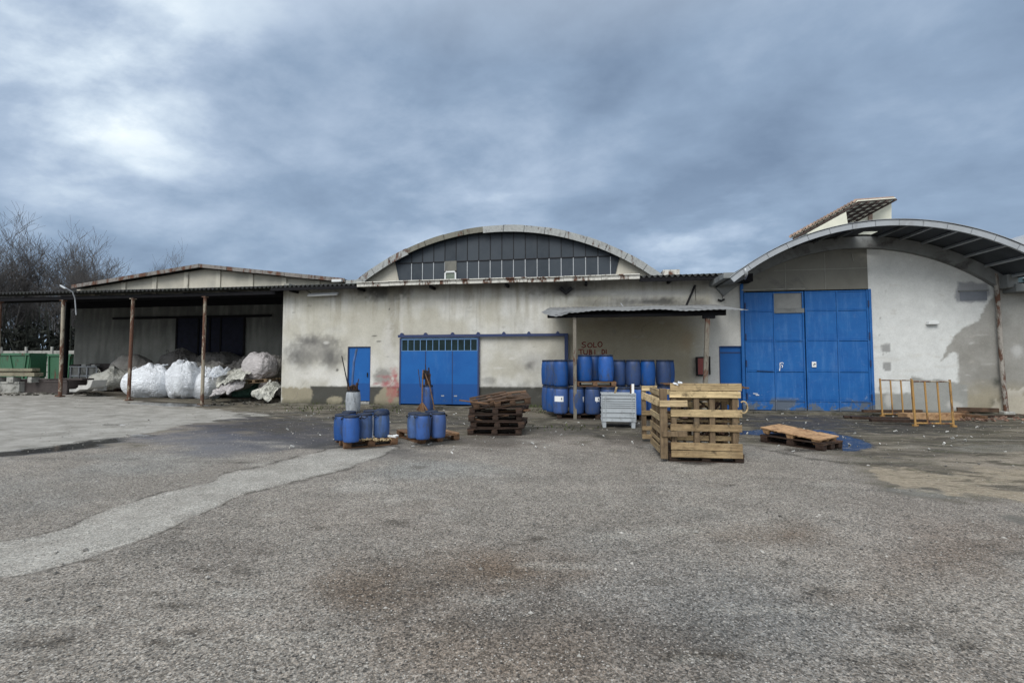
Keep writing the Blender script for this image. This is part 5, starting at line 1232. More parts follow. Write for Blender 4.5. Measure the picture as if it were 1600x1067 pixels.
# upper level
U = [(876, 0, 'upper drum at the front left corner of the stack'), (864, .46, 'upper drum second from the left, set back'), (857, .92, 'upper drum at the far left end, only its edge showing'), (897, .5, 'upper drum behind the canopy post')]
for px, dy, lb in U:
    p = onY(px, 560, y0+dy); drum('drum', lb, (p.x, y0+dy, zl+HB+.005), RB, HB, 'drumdeep', gB, 2, handles=False)
pm_ = onY(930, 600, y0).x
pallet('pallet', 'pallet resting on the lower drums right of the canopy post, three drums on it', (pm_, y0+.36, zl+HB+.0), 0, 'wood', 1.15, .9, seed=71)
for px, dy, lb, m in ((913.5, .12, 'tall upper drum right beside the canopy post, on the raised pallet', 'drumdeep'), (928, .55, 'upper drum half hidden between its two neighbours on the raised pallet', 'drumdeep'), (946.5, .15, 'brightest upper drum at the right end of the raised pallet', 'drum')):
    p = onY(px, 560, y0+dy); drum('drum', lb, (p.x, y0+dy, zl+HB+.145), RB, HB, m, gB, 1, handles=False)
for px, dy, lb in ((967, .75, 'upper drum just right of the raised pallet, set back'), (989, .62, 'upper drum in line with the right edge of the grey box pallet'), (1011.5, .68, 'upper drum above the left end of the pallet cage'), (1036, 1.05, 'second last upper drum towards the right'), (1042, 1.5, 'last upper drum at the right end of the stack')):
    p = onY(px, 560, y0+dy)
    drum('drum', 'lower back drum under the '+lb.split(' drum ')[0]+' drum '+' '.join(lb.split(' drum ')[1].split()[:9]), (p.x, y0+dy, zl), RB, HB, 'drumdeep', gB, 1, handles=False)
    drum('drum', lb, (p.x, y0+dy, zl+HB+.005), RB, HB, 'drumdeep', gB, 1, handles=False)

# ---- grey plastic box pallet
cb = place(967, 669); bx = thing('box_pallet', 'grey ribbed plastic box pallet on feet in front of the blue drums', 'crate', (cb[0], cb[1]+.3, cb[2]), R(0))
w_, dp, h0, h1 = .78, .62, .16, .82
mb = MB()
for (a, b, c_, d_) in ((-w_/2, w_/2, -dp/2, -dp/2+.03), (-w_/2, w_/2, dp/2-.03, dp/2), (-w_/2, -w_/2+.03, -dp/2+.03, dp/2-.03), (w_/2-.03, w_/2, -dp/2+.03, dp/2-.03)): mb.bb(a, b, c_, d_, h0, h1)
mb.bb(-w_/2+.03, w_/2-.03, -dp/2+.03, dp/2-.03, h0, h0+.03)
mb.build('box', M['greycrate'], bx, bevel=.006)
mb = MB()
for z_, hh in ((h0+.012, .03), (.27, .022), (.385, .022), (.50, .018), (.55, .018), (.60, .018), (.65, .018), (.715, .022), (h1-.01, .04)):
    mb.bb(-w_/2-.016, w_/2+.016, -dp/2-.02, -dp/2-.001, z_-hh/2, z_+hh/2); mb.bb(w_/2+.001, w_/2+.018, -dp/2, dp/2, z_-hh/2, z_+hh/2); mb.bb(-w_/2-.018, -w_/2-.001, -dp/2, dp/2, z_-hh/2, z_+hh/2)
for x_ in (-w_/2-.005, -w_/2+.08, w_/2-.08, w_/2+.005): mb.bb(x_-.009, x_+.009, -dp/2-.026, -dp/2-.0005, h0+.03, h1-.035)
mb.build('ribs', M['greycrate'], bx, bevel=.003)
for sx in (-1, 1):
    for sy in (-1, 1): MB().box((sx*(w_/2-.05), sy*(dp/2-.06), h0/2), (.1, .12, h0), None, .85).build('foot', M['greycrate'], bx, bevel=.008)
for i, (x0_, x1_, z1_, mt) in enumerate(((-.18, -.02, .97, 'woodnew'), (.30, .34, 1.02, 'wooddark'), (.36, .37, 1.04, 'paper'))):
    tag(MB().bar((0, 0, 0), (x1_-x0_, .05, z1_-.4), .06, .03).build('batten', M[mt], loc=(cb[0]+x0_, cb[1]+.3, cb[2]+.4)), ('pale brown batten leaning in the grey box pallet', 'dark batten in the right corner of the grey box pallet', 'white strip sticking up in the right corner of the grey box pallet')[i], 'batten')

# ---- cage made of upright pallets
g0 = place(1037, 722); CR = R(0)
Wc, Dc, Hc = 1.17, 1.15, 1.0
cgx, cgy = g0[0]+.03, g0[1]+.03
pallet('pallet', 'wet dark pallet under the pallet cage', (cgx+.62, cgy+.53, 0), 0, 'wooddark', 1.12, 1.0, seed=81)
def upright(label, loc, rz, Wp, boards, posts, back=None, hgt=1.17, seed=1, lean=0):
    t = thing('pallet', label, 'pallet', loc, rz, 'pallets of the cage', rot=(lean, 0, rz)); rs = random.Random(seed)
    mb = MB()
    for z0_, z1_ in boards: mb.box((Wp/2+rs.uniform(-.008, .008), rs.uniform(-.002, .002), (z0_+z1_)/2), (Wp, .024, z1_-z0_), (rs.uniform(-.03, .03), rs.uniform(-.006, .006), rs.uniform(-.006, .006)))
    mb.build('front_boards', M['woodnew'], t, bevel=.004)
    for x_ in posts: MB().bb(x_-.04, x_+.04, .0135, .10, boards[0][0]+.01, boards[-1][1]-.01).build('upright', M['woodnewz'], t, bevel=.004)
    if back:
        mb = MB()
        for z0_, z1_ in back: mb.box((Wp/2, .1125, (z0_+z1_)/2), (Wp-.03, .022, z1_-z0_), (0, rs.uniform(-.008, .008), 0))
        mb.build('back_boards', M['woodnew'], t, bevel=.004)
    return t
x0c = onY(1048, 700, cgy).x; x1c = onY(1160, 700, cgy).x; Wc = x1c-x0c
zc = lambda py: onY(1100, py, cgy).z
upright('upright pallet forming the front of the cage, pale yellow boards', (x0c, cgy, 0), 0, Wc,
        [(zc(715), zc(704.5)), (zc(703.5), zc(692)), (zc(674), zc(663)), (zc(651.5), zc(640)), (zc(621.5), zc(611.5)), (zc(610.5), zc(599))],
        [.06, Wc*.38, Wc*.60, Wc-.09], [(zc(690), zc(682)), (zc(661), zc(657)), (zc(627), zc(622))], seed=2)
upright('upright pallet forming the back of the cage', (x0c, cgy+Dc, 0), 0, Wc, [(.15, .25), (.34, .44), (.55, .65), (.75, .85), (.98, 1.08)], [.06, Wc*.5, Wc-.06], seed=3)
# left side: boards receding, thick post in front
lx = onY(1030, 700, cgy).x
zl_ = lambda py: onY(1032, py, cgy).z
tL = upright('upright pallet forming the left side of the cage, grey-brown boards', (onY(1017, 690, cgy+1.15).x, cgy+1.15, 0), math.atan2(-1.1, onY(1034, 700, cgy+.05).x-onY(1017, 690, cgy+1.15).x), 1.1,
        [(.10, .22), (.26, .32), (.42, .52), (.62, .72), (.86, .98), (1.02, 1.12)], [.08, .55, 1.03], seed=4)
tR = upright('upright pallet forming the right side of the cage', (x1c-.03, cgy+.06, 0), R(90), 1.1, [(.10, .22), (.42, .52), (.62, .72), (.86, .98), (1.02, 1.12)], [.08, .55, 1.03], seed=14)
MB_ = MB().bb(lx+.02, lx+.13, cgy-.03, cgy+.06, .05, 1.15); tag(MB_.build('corner_post', M['woodnewz'], bevel=.005), 'thick brown corner post at the front left of the pallet cage', 'post')
# narrow pallet further left/behind
p = onG(1004, 690); tN = upright('narrow upright pallet leaning against the back left of the cage', (p.x, p.y+.05, 0), R(6), .30, [(.05, .14), (.22, .30), (.52, .61), (.82, .91), (1.0, 1.1)], [.05, .25], seed=6, hgt=1.1)
for i, (a, b, h_, m, lb) in enumerate((((1003, 617, 1.0), (1029, 629, 0), .11, 'woodfresh', 'fresh pale board jutting out left from the cage corner'), ((1030.5, 630.5, 0), (1074, 630.5, 0), .10, 'woodfresh', 'fresh pale board nailed across the front of the cage'),
        ((1034, 678, 0), (1074, 678, 0), .08, 'woodnewz', 'grey splintered board across the lower front of the cage'))):
    A_ = onY(a[0], a[1], cgy-.05+a[2]*.4); B_ = onY(b[0], b[1], cgy-.05); c_ = (A_+B_)/2
    tag(MB().bar(A_-c_, B_-c_, .026, h_).build('loose_board', M[m], loc=c_, bevel=.003), lb, 'board')
rs = random.Random(77)
for i in range(13):
    L = rs.uniform(.5, 1.1); px = rs.uniform(.2, .95)*Wc
    tag(MB().box((0, 0, 0), (L, rs.uniform(.05, .11), .022), (rs.uniform(-.1, .1), rs.uniform(-.04, .04), rs.uniform(-.35, .35))).build('loose_board', M[('woodmid', 'wood', 'woodnew', 'woodmid')[i % 4]], loc=(x0c+.62+(rs.random()-.5)*.35, cgy+.1+i*.075, 1.165+.012*(i % 3)), bevel=.003),
        ('reddish brown scrap board lying across the top of the cage', 'brown scrap board lying across the top of the cage', 'pale scrap board lying across the top of the cage', 'reddish brown scrap board lying across the top of the cage')[i % 4], 'board', 'scrap boards on the cage')
mb = MB()
for i in range(46):
    L = rs.uniform(.25, .7); mb.box((rs.uniform(-.35, .35), rs.uniform(-.35, .35), rs.uniform(.0, .68)), (L, rs.uniform(.03, .08), .025), (rs.uniform(-.7, .7), rs.uniform(-.8, .8), rs.uniform(-3, 3)))
tag(mb.build('wood_scraps', M['wooddark'], loc=(x0c+Wc/2, cgy+.6, .17)), 'tangle of broken dark boards filling the inside of the pallet cage', 'scrap wood', kind='stuff')
p = Vector((x0c-.02, cgy+.02, 1.19)); tag(MB().box((0, 0, 0), (.16, .05, .03), (0, .3, .5)).box((.03, 0, .03), (.06, .06, .03), (.2, .2, 0)).build('scrap', M['bagwhite'], loc=p+Vector((.15, .0, .02))), 'small crumpled whitish scrap on the top left corner of the cage', 'scrap')
tag(MB().tube([Vector((math.cos(a)*.06, -.02, math.sin(a)*.09)) for a in np.linspace(-2.2, 2.2, 12)], .012, 6).build('strap_loop', M['woodnew'], loc=onY(1161, 636, cgy)), 'pale strap loop hanging at the right edge of the cage', 'strap')

# ---- low pressed-wood pallet on dark pallet, right
pr, RZ, _l = edge((1190, 690.5), (1284, 705), .66)
pallet('pallet', 'dark wet wooden pallet lying under the pressed-wood pallet', pr, RZ, 'wooddark', 1.16, .66, seed=91)
pw = thing('pressed_pallet', 'orange brown pressed-wood pallet with tapered feet lying on a dark pallet', 'pallet', (pr[0]-.02, pr[1]+.03, pr[2]+.13), RZ, rot=(R(2), R(5), RZ)); pw.scale = (.92, .8, .85)
mb = MB(); 
nxp, nyp = 24, 16; V = []; Fq = []
for s_ in (0, 1):
    for j in range(nyp+1):
        for i in range(nxp+1):
            x_ = -.6+1.2*i/nxp; y_ = -.4+.8*j/nyp; z_ = .145-s_*.022+.006*noise.noise(Vector((x_*3, y_*3, 1)))
            for (rx, w2) in ((-.2, .03), (.2, .03)): z_ -= .012*math.exp(-((x_-rx)/w2)**2)
            V.append((x_, y_, z_))
k = (nxp+1)*(nyp+1)
for j in range(nyp):
    for i in range(nxp):
        a = j*(nxp+1)+i; Fq += [(a, a+1, a+nxp+2, a+nxp+1), (k+a, k+a+nxp+1, k+a+nxp+2, k+a+1)]
for i in range(nxp): Fq.append((i, k+i, k+i+1, i+1)); a = nyp*(nxp+1)+i; Fq.append((a, a+1, k+a+1, k+a))
for j in range(nyp): a = j*(nxp+1); Fq.append((a, a+nxp+1, k+a+nxp+1, k+a)); a += nxp; Fq.append((a, k+a, k+a+nxp+1, a+nxp+1))
mb.v = V; mb.f = Fq; mb.build('deck', M['chip'], pw)
for x_ in (-.5, 0, .5):
    for y_ in (-.31, 0, .31): MB().box((x_, y_, .062), (.17, .14, .122), None, .62).build('foot', M['chip'], pw, bevel=.012)

# ---- yellow barriers
def barrier(label, xl, xr, yb, yt_, lean=0, bars=4, rzz=0):
    p = onG(xl, yb); q = onY(xr, yb, p.y); w_ = q.x-p.x; h_ = onY(xl, yt_, p.y).z-p.z
    t = thing('barrier', label, 'barrier', (p.x, p.y, p.z), rzz, 'yellow rail frames', rot=(R(lean), 0, rzz))
    for i in range(bars):
        x_ = w_*i/(bars-1); big = i in (0, bars-1)
        autosmooth(MB().tube([(x_, 0, 0 if big else .07), (x_, 0, h_+(.05 if big else 0))], .024 if big else .02, 10).build('upright', M['yellow'], t), 60)
    autosmooth(MB().tube([(0, 0, .08), (w_, 0, .08)], .022, 8).build('bottom_rail', M['yellow'], t), 60); autosmooth(MB().tube([(0, 0, h_), (w_, 0, h_)], .018, 8).build('top_rail', M['rustpost'], t), 60)
    for x_ in (0, w_): MB().box((x_, 0, .02), (.10, .10, .05)).build('foot', M['yellow'], t, bevel=.008)
barrier('nearer yellow tubular rail frame standing at the right of the pair', 1430.5, 1490, 666, 596, -3)
barrier('farther orange-brown rail frame standing at the left of the pair', 1379, 1428, 651, 594, -3)
# ---- boards and rusty sections lying around them
rs = random.Random(55)
bl = [((1318, 653), (1400, 656), 'wooddark', .1, .04, 'dark plank end poking out to the left of the rail frames'), ((1330, 658), (1420, 660), 'wooddark', .12, .05, 'dark reddish board in front of the left rail frame'),
      ((1348, 650), (1440, 650), 'woodmid', .1, .05, 'brown board laid flat behind the left rail frame'), ((1410, 656), (1500, 656), 'chip', .3, .12, 'reddish box-like board piece under the rail frames'),
      ((1490, 650), (1545, 646), 'wood', .1, .05, 'orange board to the right of the rail frames'), ((1505, 657), (1542, 661), 'wood', .09, .05, 'short pinkish board lying right of the near rail frame'),
      ((1440, 653), (1600, 652), 'wooddark', .08, .04, 'long dark bar lying along the wall at right'), ((1360, 662), (1450, 664), 'wooddark', .14, .05, 'lowest black board in front of the rail frames'), ((1495, 648), (1560, 650), 'woodmid', .12, .08, 'brown timber against the wall foot right of the frames')]
for i, (a, b, m, w_, h_, lb) in enumerate(bl):
    A_ = onG(*a); B_ = onG(*b); c_ = (A_+B_)/2; h_ *= 1.5; up_ = Vector((0, 0, h_/2+.01+(i % 3)*.05)); tag(MB().bar(A_-c_, B_-c_, w_, h_).build('loose_board', M[m], loc=c_+up_, bevel=.004), lb, 'board')
# rubble along the right wall
mb = MB()
for i in range(170):
    px = rs.uniform(1500, 1640); p = onG(px, rs.uniform(642, 658)); s_ = rs.uniform(.02, .08); mb.box((p.x, p.y, s_*.3), (s_*1.6, s_, s_*.7), (rs.random(), rs.random(), rs.random()*3))
tag(mb.build('rubble', simple('brick_rubble', (.19, .12, .09), .9, .4, 9, .2, isl=.5), recalc=False), kind='stuff')
# white litter and pebbles round the yard's back edge
rs = random.Random(66); mb = MB()
for i in range(190):
    px = rs.uniform(430, 1600); py = 640+rs.random()**2*70; p = onG(px, py); s_ = rs.uniform(.01, .035); mb.box((p.x, p.y, p.z+s_*.3+.01), (s_*2, s_, s_*.6), (rs.random(), rs.random(), rs.random()*3))
tag(mb.build('litter', simple('pale_litter', (.5, .5, .48), .8, .2, 9, 0, isl=.4), recalc=False), kind='stuff')
mb = MB()
for i in range(900):
    seg = rs.choice(((440, 545), (580, 625), (750, 850), (750, 850), (850, 945), (1110, 1165), (1500, 1600), (800, 900))); px = rs.uniform(*seg)
    p = onG(px, rs.choice((635, 637, 640, 668 if seg[0] in (850, 800) else 636))+rs.uniform(-3, 6)); h_ = rs.uniform(.02, .10); a = rs.uniform(0, 3.14); dx_, dy_ = math.cos(a)*.02, math.sin(a)*.02
    z_ = p.z+(.07 if p.y > D-.6 else 0)
    mb.add([(p.x-dx_, p.y-dy_, z_), (p.x+dx_, p.y+dy_, z_), (p.x+rs.uniform(-.05, .05), p.y+rs.uniform(-.05, .05), z_+h_)], [(0, 1, 2)])
tag(mb.build('weeds', M['weed'], recalc=False), kind='stuff')
# ================================================================== bulk bags in the open shed
def bag(label, cx_, yb, yt_, wpx, mat, y=None, fl=.85, seed=1, squash=1.0, neck=.3, loops=True, lift=0, name='bulk_bag', boxy=3.2, fold=1.0, tilt=0, group='bulk bags in the open shed', flat=False):
    """soft woven bag: bulging sides, pinched top, folds that fan out of the neck"""
    if y is None: p = onG(cx_, yb); p.z += lift
    else: p = onY(cx_, yb, y)
    wv = onY(cx_+wpx/2, yb, p.y).x-onY(cx_-wpx/2, yb, p.y).x; hv = onY(cx_, yt_, p.y).z-p.z
    p = Vector((onY(cx_, yb, p.y+wv*fl*.45).x, p.y, p.z)); t = thing(name, label, 'bag', (p.x, p.y+wv*fl*.45, p.z), random.Random(seed).uniform(-.5, .5) if not flat else 0, group, rot=(0, R(tilt), random.Random(seed).uniform(-.4, .4)))
    nu, nv_ = 84, 52; V = []; Fq = []; off = Vector((seed*7.3, seed*3.1, seed*1.7))
    for j in range(nv_+1):
        v = j/nv_; ph = -math.pi/2+math.pi*v
        for i in range(nu):
            th = 2*math.pi*i/nu; cu, su = math.cos(th), math.sin(th)
            sp_ = lambda a, e_: math.copysign(abs(a)**e_, a)
            e2 = 2/boxy; rr = max(0.0, math.cos(ph))**(.42)
            x_ = sp_(cu, e2)*rr; y_ = sp_(su, e2)*rr; z_ = (math.sin(ph)*.5+.5)
            bul = 1+.10*math.sin(math.pi*min(1, z_*1.25))-.0*z_
            nk = 1-(1-neck)*max(0, (z_-.72)/.28)**1.3
            x_ *= bul*nk; y_ *= bul*nk
            q = Vector((x_, y_, z_))
            ang = noise.noise(Vector((cu*1.3, su*1.3, z_*.8))+off)
            g = noise.noise(q*1.5+off)*.12
            wob = noise.noise(q*2.2+off*1.9)*.5
            cr = (1-abs(noise.noise(Vector((cu*1.5+wob, su*1.5, z_*8.5+wob*2))+off)))**6*(1.1-z_)*.8
            cr2 = (1-abs(noise.noise(Vector((cu*5.0+wob, su*5.0+ang, z_*1.3+ang))+off*1.3)))**5
            cr3 = (1-abs(noise.noise(Vector((q.x*4+q.z*5+wob*2, q.y*4, q.z*3-q.x*2))+off*.7)))**5
            big = (1-abs(noise.noise(q*1.9+off*2.3)))**7; d = g*1.3-fold*(.05*cr+.07*cr2*(.1+z_)+.022*cr3+.06*big)+.05+.10*noise.noise(q*4+off)*max(0, z_-.6)*2
            nrm_ = Vector((x_, y_, (z_-.45)*.7)); nrm_.normalize()
            q = q+nrm_*d; 
            zz = max(0.0, q.z+.22*noise.noise(Vector((cu*.9, su*.9, 3))+off)*max(0, z_-.5)*1.2)
            V.append((q.x*wv/2.25, q.y*wv*fl/2.25, zz*hv*1.02))
    for j in range(nv_):
        for i in range(nu): Fq.append((j*nu+i, j*nu+(i+1) % nu, (j+1)*nu+(i+1) % nu, (j+1)*nu+i))
    mb = MB(); mb.v = V; mb.f = Fq; bo = mb.build('body', M[mat], t, smooth=True); md = bo.modifiers.new('soften', 'SMOOTH'); md.factor = .5; md.iterations = 3
    if loops and seed % 3:
        r_ = random.Random(seed)
        for s_ in (-1, 1):
            a = r_.uniform(-.3, .3); x_ = s_*wv*.27; y_ = -wv*fl*.2
            pts = [(x_-.09, y_, hv*.82), (x_-.07+a*.1, y_-.04, hv*1.0), (x_+a*.2, y_-.05, hv*(.98+.05*r_.random())), (x_+.08+a*.1, y_-.03, hv*.97), (x_+.1, y_, hv*.80)]
            autosmooth(MB().tube(pts, .014, 6).build('lifting_loop', M[mat], t), 60)
    return t
dp_ = onG(180, 612)
pallet('pallet', 'dark pallet under the leftmost dirty white bag', (dp_.x, dp_.y+.45, dp_.z-.02), R(5), 'wooddark', 1.7, 1.0, seed=101)
bag('dirty white bulk bag on a pallet left of the first rusty post', 177, 613.5, 577, 58, 'bagcream', lift=.02, seed=1, neck=.45, fold=1.2)
bag('large clean white bulk bag just right of the rusty post with two seams', 237, 623, 575, 62, 'bagwhite', seed=2, neck=.7, fold=.6)
bag('white bulk bag with wide crumpled top, middle of the row', 287, 624, 566, 48, 'bagwhite', seed=3, neck=.9, fold=.9)
bag('white bulk bag partly behind the second rusty post', 322, 624, 577, 44, 'bagwhite', seed=4, neck=.75, fold=.8)
bag('slumped whitish bag right of the second rusty post', 352, 621, 585, 46, 'baglilac', seed=5, neck=.5, fold=1.5, boxy=2.2)
bag('collapsed dirty bag draped in folds below the upright bag', 372, 612, 577, 58, 'bagcream', y=17.3, seed=6, neck=.3, fold=1.9, boxy=2.0, loops=False, tilt=-16)
bag('green tarpaulin covered bag beneath the upright bag', 388, 622, 598, 54, 'baggreen', seed=7, neck=.8, fold=1.1, loops=False)
bag('torn grey plastic bundle at the wall corner right of the green one', 424, 623, 594, 34, 'baglilac', seed=8, neck=.6, fold=1.8, loops=False)
p = onY(404, 596, 17.0); pallet('pallet', 'grey pallet on top of the green covered bag', (p.x, p.y+.2, p.z-.06), R(-4), 'woodnewz', 1.25, .9, rot=(0, R(-4), R(-4)), seed=102)
bag('upright pinkish white bag with folded-over top on the grey pallet', 406, 594, 551, 46, 'baglilac', y=16.9, seed=9, neck=.75, fold=1.2)
bag('dusty grey bag squeezed behind the wall corner', 431, 592, 556, 26, 'baggrey', y=18.2, seed=10, neck=.4, fold=1.3)
bag('rounded dusty grey bag behind the first rusty post, lying on its side', 206, 592, 556, 54, 'baggrey', y=19.0, seed=11, neck=.75, fold=.9, boxy=2.3)
bag('low dusty grey bag behind the large clean white one', 248, 592, 567, 64, 'baggrey', y=19.2, seed=12, neck=.4, fold=1.3, boxy=2.2, loops=False)
bag('dark grey bag in the shadow below the dark door', 280, 582, 546, 46, 'bagdark', y=20.0, seed=13, neck=.5, fold=1.3)
bag('flat dark bag pile in front of the dark door', 342, 578, 550, 64, 'bagdark', y=20.4, seed=14, neck=.7, fold=1.2, loops=False)
bag('flat grey bag sheet on the heap behind the second rusty post', 345, 590, 570, 50, 'baggrey', y=18.9, seed=15, neck=.6, fold=1.4, loops=False)
bag('grey bag between the post and the collapsed heap', 330, 600, 573, 26, 'bagcream', y=18.0, seed=16, neck=.3, fold=1.4)
bag('small rumpled bag lying near the wall corner on the ground', 409, 622, 606, 26, 'bagcream', y=16.4, seed=17, neck=.4, fold=1.7, loops=False)
# loose sheets and empty bags thrown over the heap
def sheet(label, cx_, cy_, wpx, hpx, y, mat, seed, slope=0.0, grp='loose sheeting over the bags'):
    c_ = onY(cx_, cy_, y); wv = onY(cx_+wpx/2, cy_, y).x-onY(cx_-wpx/2, cy_, y).x; hv = onY(cx_, cy_-hpx/2, y).z-onY(cx_, cy_+hpx/2, y).z; nu, nv_ = 60, 40; V = []; Fq = []; off = Vector((seed*5.1, seed*2.3, 0))
    for j in range(nv_+1):
        for i in range(nu+1):
            u, v = i/nu*2-1, j/nv_*2-1; e_ = 1+.25*noise.noise(Vector((u*2, v*2, 5))+off); x_ = u*wv/2*e_; q = Vector((u*2.0, v*1.2, 0))+off
            z_ = v*hv*.5*e_+slope*x_+.10*noise.noise(q*1.6)*1.2-.10*(1-abs(noise.noise(q*1.3+Vector((0, 0, 3)))))**6; y_ = v*hv*.8+.22*noise.noise(q*1.2+Vector((0, 0, 7)))-.13*(1-abs(noise.noise(Vector((u*3+v*2, v*5-u, 2))+off)))**5+.05*noise.noise(q*6)
            V.append((x_, y_+abs(u)**2*.15, z_))
    k = nu+1
    for j in range(nv_):
        for i in range(nu): Fq.append((j*k+i, j*k+i+1, (j+1)*k+i+1, (j+1)*k+i))
    mb = MB(); mb.v = V; mb.f = Fq; o = mb.build('loose_sheet', M[mat], loc=c_, smooth=True, recalc=False); ms = o.modifiers.new('soften', 'SMOOTH'); ms.factor = .5; ms.iterations = 3; md = o.modifiers.new('thick', 'SOLIDIFY'); md.thickness = .008
    return tag(o, label, 'sheet', grp)
sheet('crumpled whitish sheet sliding down left of the upright bag', 372, 583, 40, 22, 16.9, 'bagcream', 1, .25)
sheet('rumpled dirty sheet under the grey pallet, left end', 356, 602, 36, 24, 16.5, 'baglilac', 2, .18)
sheet('small white sheet over the white bag beside the second rusty post', 338, 580, 22, 16, 16.9, 'bagwhite', 3, -.15)
sheet('grey sheet across the heap in front of the dark door', 312, 571, 60, 14, 18.6, 'baggrey', 4)
sheet('pale rag flap on top of the large clean white bag', 242, 573, 26, 9, 17.6, 'bagwhite', 5, .1)
sheet('torn pale plastic hanging beside the green covered bag', 418, 608, 22, 22, 16.35, 'bagcream', 6, -.3)
sheet('dusty sheet covering bags against the back wall', 380, 566, 46, 16, 19.0, 'bagdark', 7, .1)
mb = MB(); rs = random.Random(88)
for i in range(120):
    px = rs.uniform(330, 520); p = onG(px, rs.uniform(622, 633)); s_ = rs.uniform(.02, .09); mb.box((p.x, p.y, p.z+s_*.25), (s_*2, s_, s_*.5), (rs.random()*.5, rs.random()*.5, rs.random()*3))
tag(mb.build('rubble', simple('dirty_debris', (.10, .095, .08), .9, .4, 9, .1, isl=.8), recalc=False), kind='stuff')

# ================================================================== left edge
def yat(px, py): return onG(px, py).y
# block wall of concrete panels far behind
cw = thing('concrete_wall', 'weathered wall of stacked grey concrete panels behind the green skips', 'wall')
Yw = 27.0; a = onY(-60, 548, Yw); b = onY(128, 548, Yw); mb = MB(); hz = a.z; n = 5
for r_ in range(5):
    z0_ = -.1+(hz+.1)*r_/5; z1_ = -.1+(hz+.1)*(r_+1)/5-.03; x_ = a.x-3
    while x_ < b.x: mb.bb(x_, x_+2.17, Yw, Yw+.2, z0_, z1_); x_ += 2.2
mb.build('panels', M['concrete'], cw, bevel=.015)
x_ = a.x-3; mb = MB()
while x_ < b.x: mb.bb(x_-.08, x_+.08, Yw-.08, Yw-.002, -.1, hz+.25); x_ += 2.2
mb.build('upright', M['concrete'], cw)
def skip_(label, x0_, x1_, yt_, yb_, Yp, ribs):
    t = thing('skip', label, 'skip', group='green skips'); a = onY(x0_, yt_, Yp); b = onY(x1_, yb_, Yp); L = b.x-a.x; t.location = (a.x, Yp, b.z)
    h = a.z-b.z; mb = MB(); mb.prism([(0, h), (L, h), (L-.15, 0), (.15, 0)], 0, .04); mb.prism([(0, h), (L, h), (L-.15, 0), (.15, 0)], .9, .94); mb.bb(0, .04, .04, .9, .1, h); mb.bb(L-.04, L, .04, .9, .1, h); mb.bb(.15, L-.15, .04, .9, .02, .06); mb.build('body', M['green'], t)
    MB().bb(-.04, L+.04, -.07, -.002, h-.14, h).build('rim', M['green'], t, bevel=.01)
    for u0, u1 in ribs: MB().bar((L*u0, -.03, h-.15), (L*u1, -.03, .02), .08, .06, (0, 1, 0)).build('rib', M['green'], t)
    return t
skip_('wide green skip with slanting ribs at the left edge', -20, 45, 552, 592, 23.0, ((.55, .68), (.05, .05), (.93, .88)))
skip_('narrower yellowish green skip behind the first dark post', 76, 110, 553, 594, 23.6, ((.04, .08), (.95, .92)))
# timber on trestle blocks
mb = MB(); p = onG(25, 613); Yt = p.y-.3; rs = random.Random(9)
def tslab(name, label, cat, x0_, x1_, yt_, yb_, Yp, depth, mat, grp=None, bev=.01, ry=0):
    a = onY(x0_, yt_, Yp); b = onY(x1_, yb_, Yp); c_ = ((a.x+b.x)/2, Yp+depth/2, (a.z+b.z)/2)
    o = MB().box((0, 0, 0), (b.x-a.x, depth, a.z-b.z), (0, ry, 0)).build(name, M[mat], loc=c_, bevel=bev); return tag(o, label, cat, grp)
M['timber'] = wood('pale_timber', (.46, .42, .30), (.28, .26, .19), 0)
tslab('timber_beam', 'upper pale timber beam of the pile at the left edge', 'beam', -30, 50, 575.5, 580, Yt, .3, 'timber'); tslab('timber_beam', 'brown strip between the two pale beams at the left edge', 'beam', -30, 48, 580.3, 582, Yt, .3, 'woodmid')
tslab('timber_beam', 'lower pale timber beam of the pile at the left edge', 'beam', -30, 53, 582.2, 588, Yt, .35, 'timber')
for i, (x_, lb) in enumerate(((-8, 'grey support block under the timber, cut by the left edge'), (14, 'grey support block under the middle of the timber'), (47, 'small upright support at the right end of the timber'))):
    tslab('support_block', lb, 'block', x_-4, x_+(6 if i < 2 else 2), 589.0, 598, Yt+.02, .3, 'concrete')
def trough(label, x0_, x1_, yt_, yb_, Yp, mat, depth=.8):
    t = thing('concrete_trough', label, 'trough'); a = onY(x0_, yt_, Yp); b = onY(x1_, yb_, Yp); t.location = (a.x, Yp, b.z); L = b.x-a.x; h = a.z-b.z
    mb = MB(); mb.bb(0, L, 0, .07, 0, h); mb.bb(0, L, depth-.07, depth, 0, h); mb.bb(0, .07, .07, depth-.07, 0, h); mb.bb(L-.07, L, .07, depth-.07, 0, h); mb.bb(.07, L-.07, .07, depth-.07, 0, .08); mb.build('body', M[mat], t, bevel=.015)
    mb = MB(); mb.bb(-.02, L+.02, -.03, -.001, h-.08, h+.0); mb.bb(-.02, L+.02, -.03, -.001, 0, .06); mb.build('rim', M[mat], t, bevel=.008); return t
trough('pale grey concrete block trough under the timber at the left edge', -20, 29, 596, 615, Yt+.1, 'concrete')
M['darkcrate'] = simple('dark_brown_plastic', (.06, .052, .05), .7, .3, 4, .1); M['pale'] = simple('pale_concrete', (.42, .42, .40), .8, .15, 4, .2)
trough('dark grey trough right of the pale one', 31, 72, 592.5, 615, Yt+.3, 'darkcrate'); trough('black trough behind the first dark post', 70, 104, 594, 617, Yt+.25, 'darkcrate')
tslab('plank', 'dark flat panel lying over the black trough', 'board', 84, 128, 591, 594, Yt+.6, .5, 'darkcrate')
tslab('plank', 'white edge strip of the panel over the black trough', 'strip', 98, 116, 594.4, 595.6, Yt+.55, .04, 'pale')
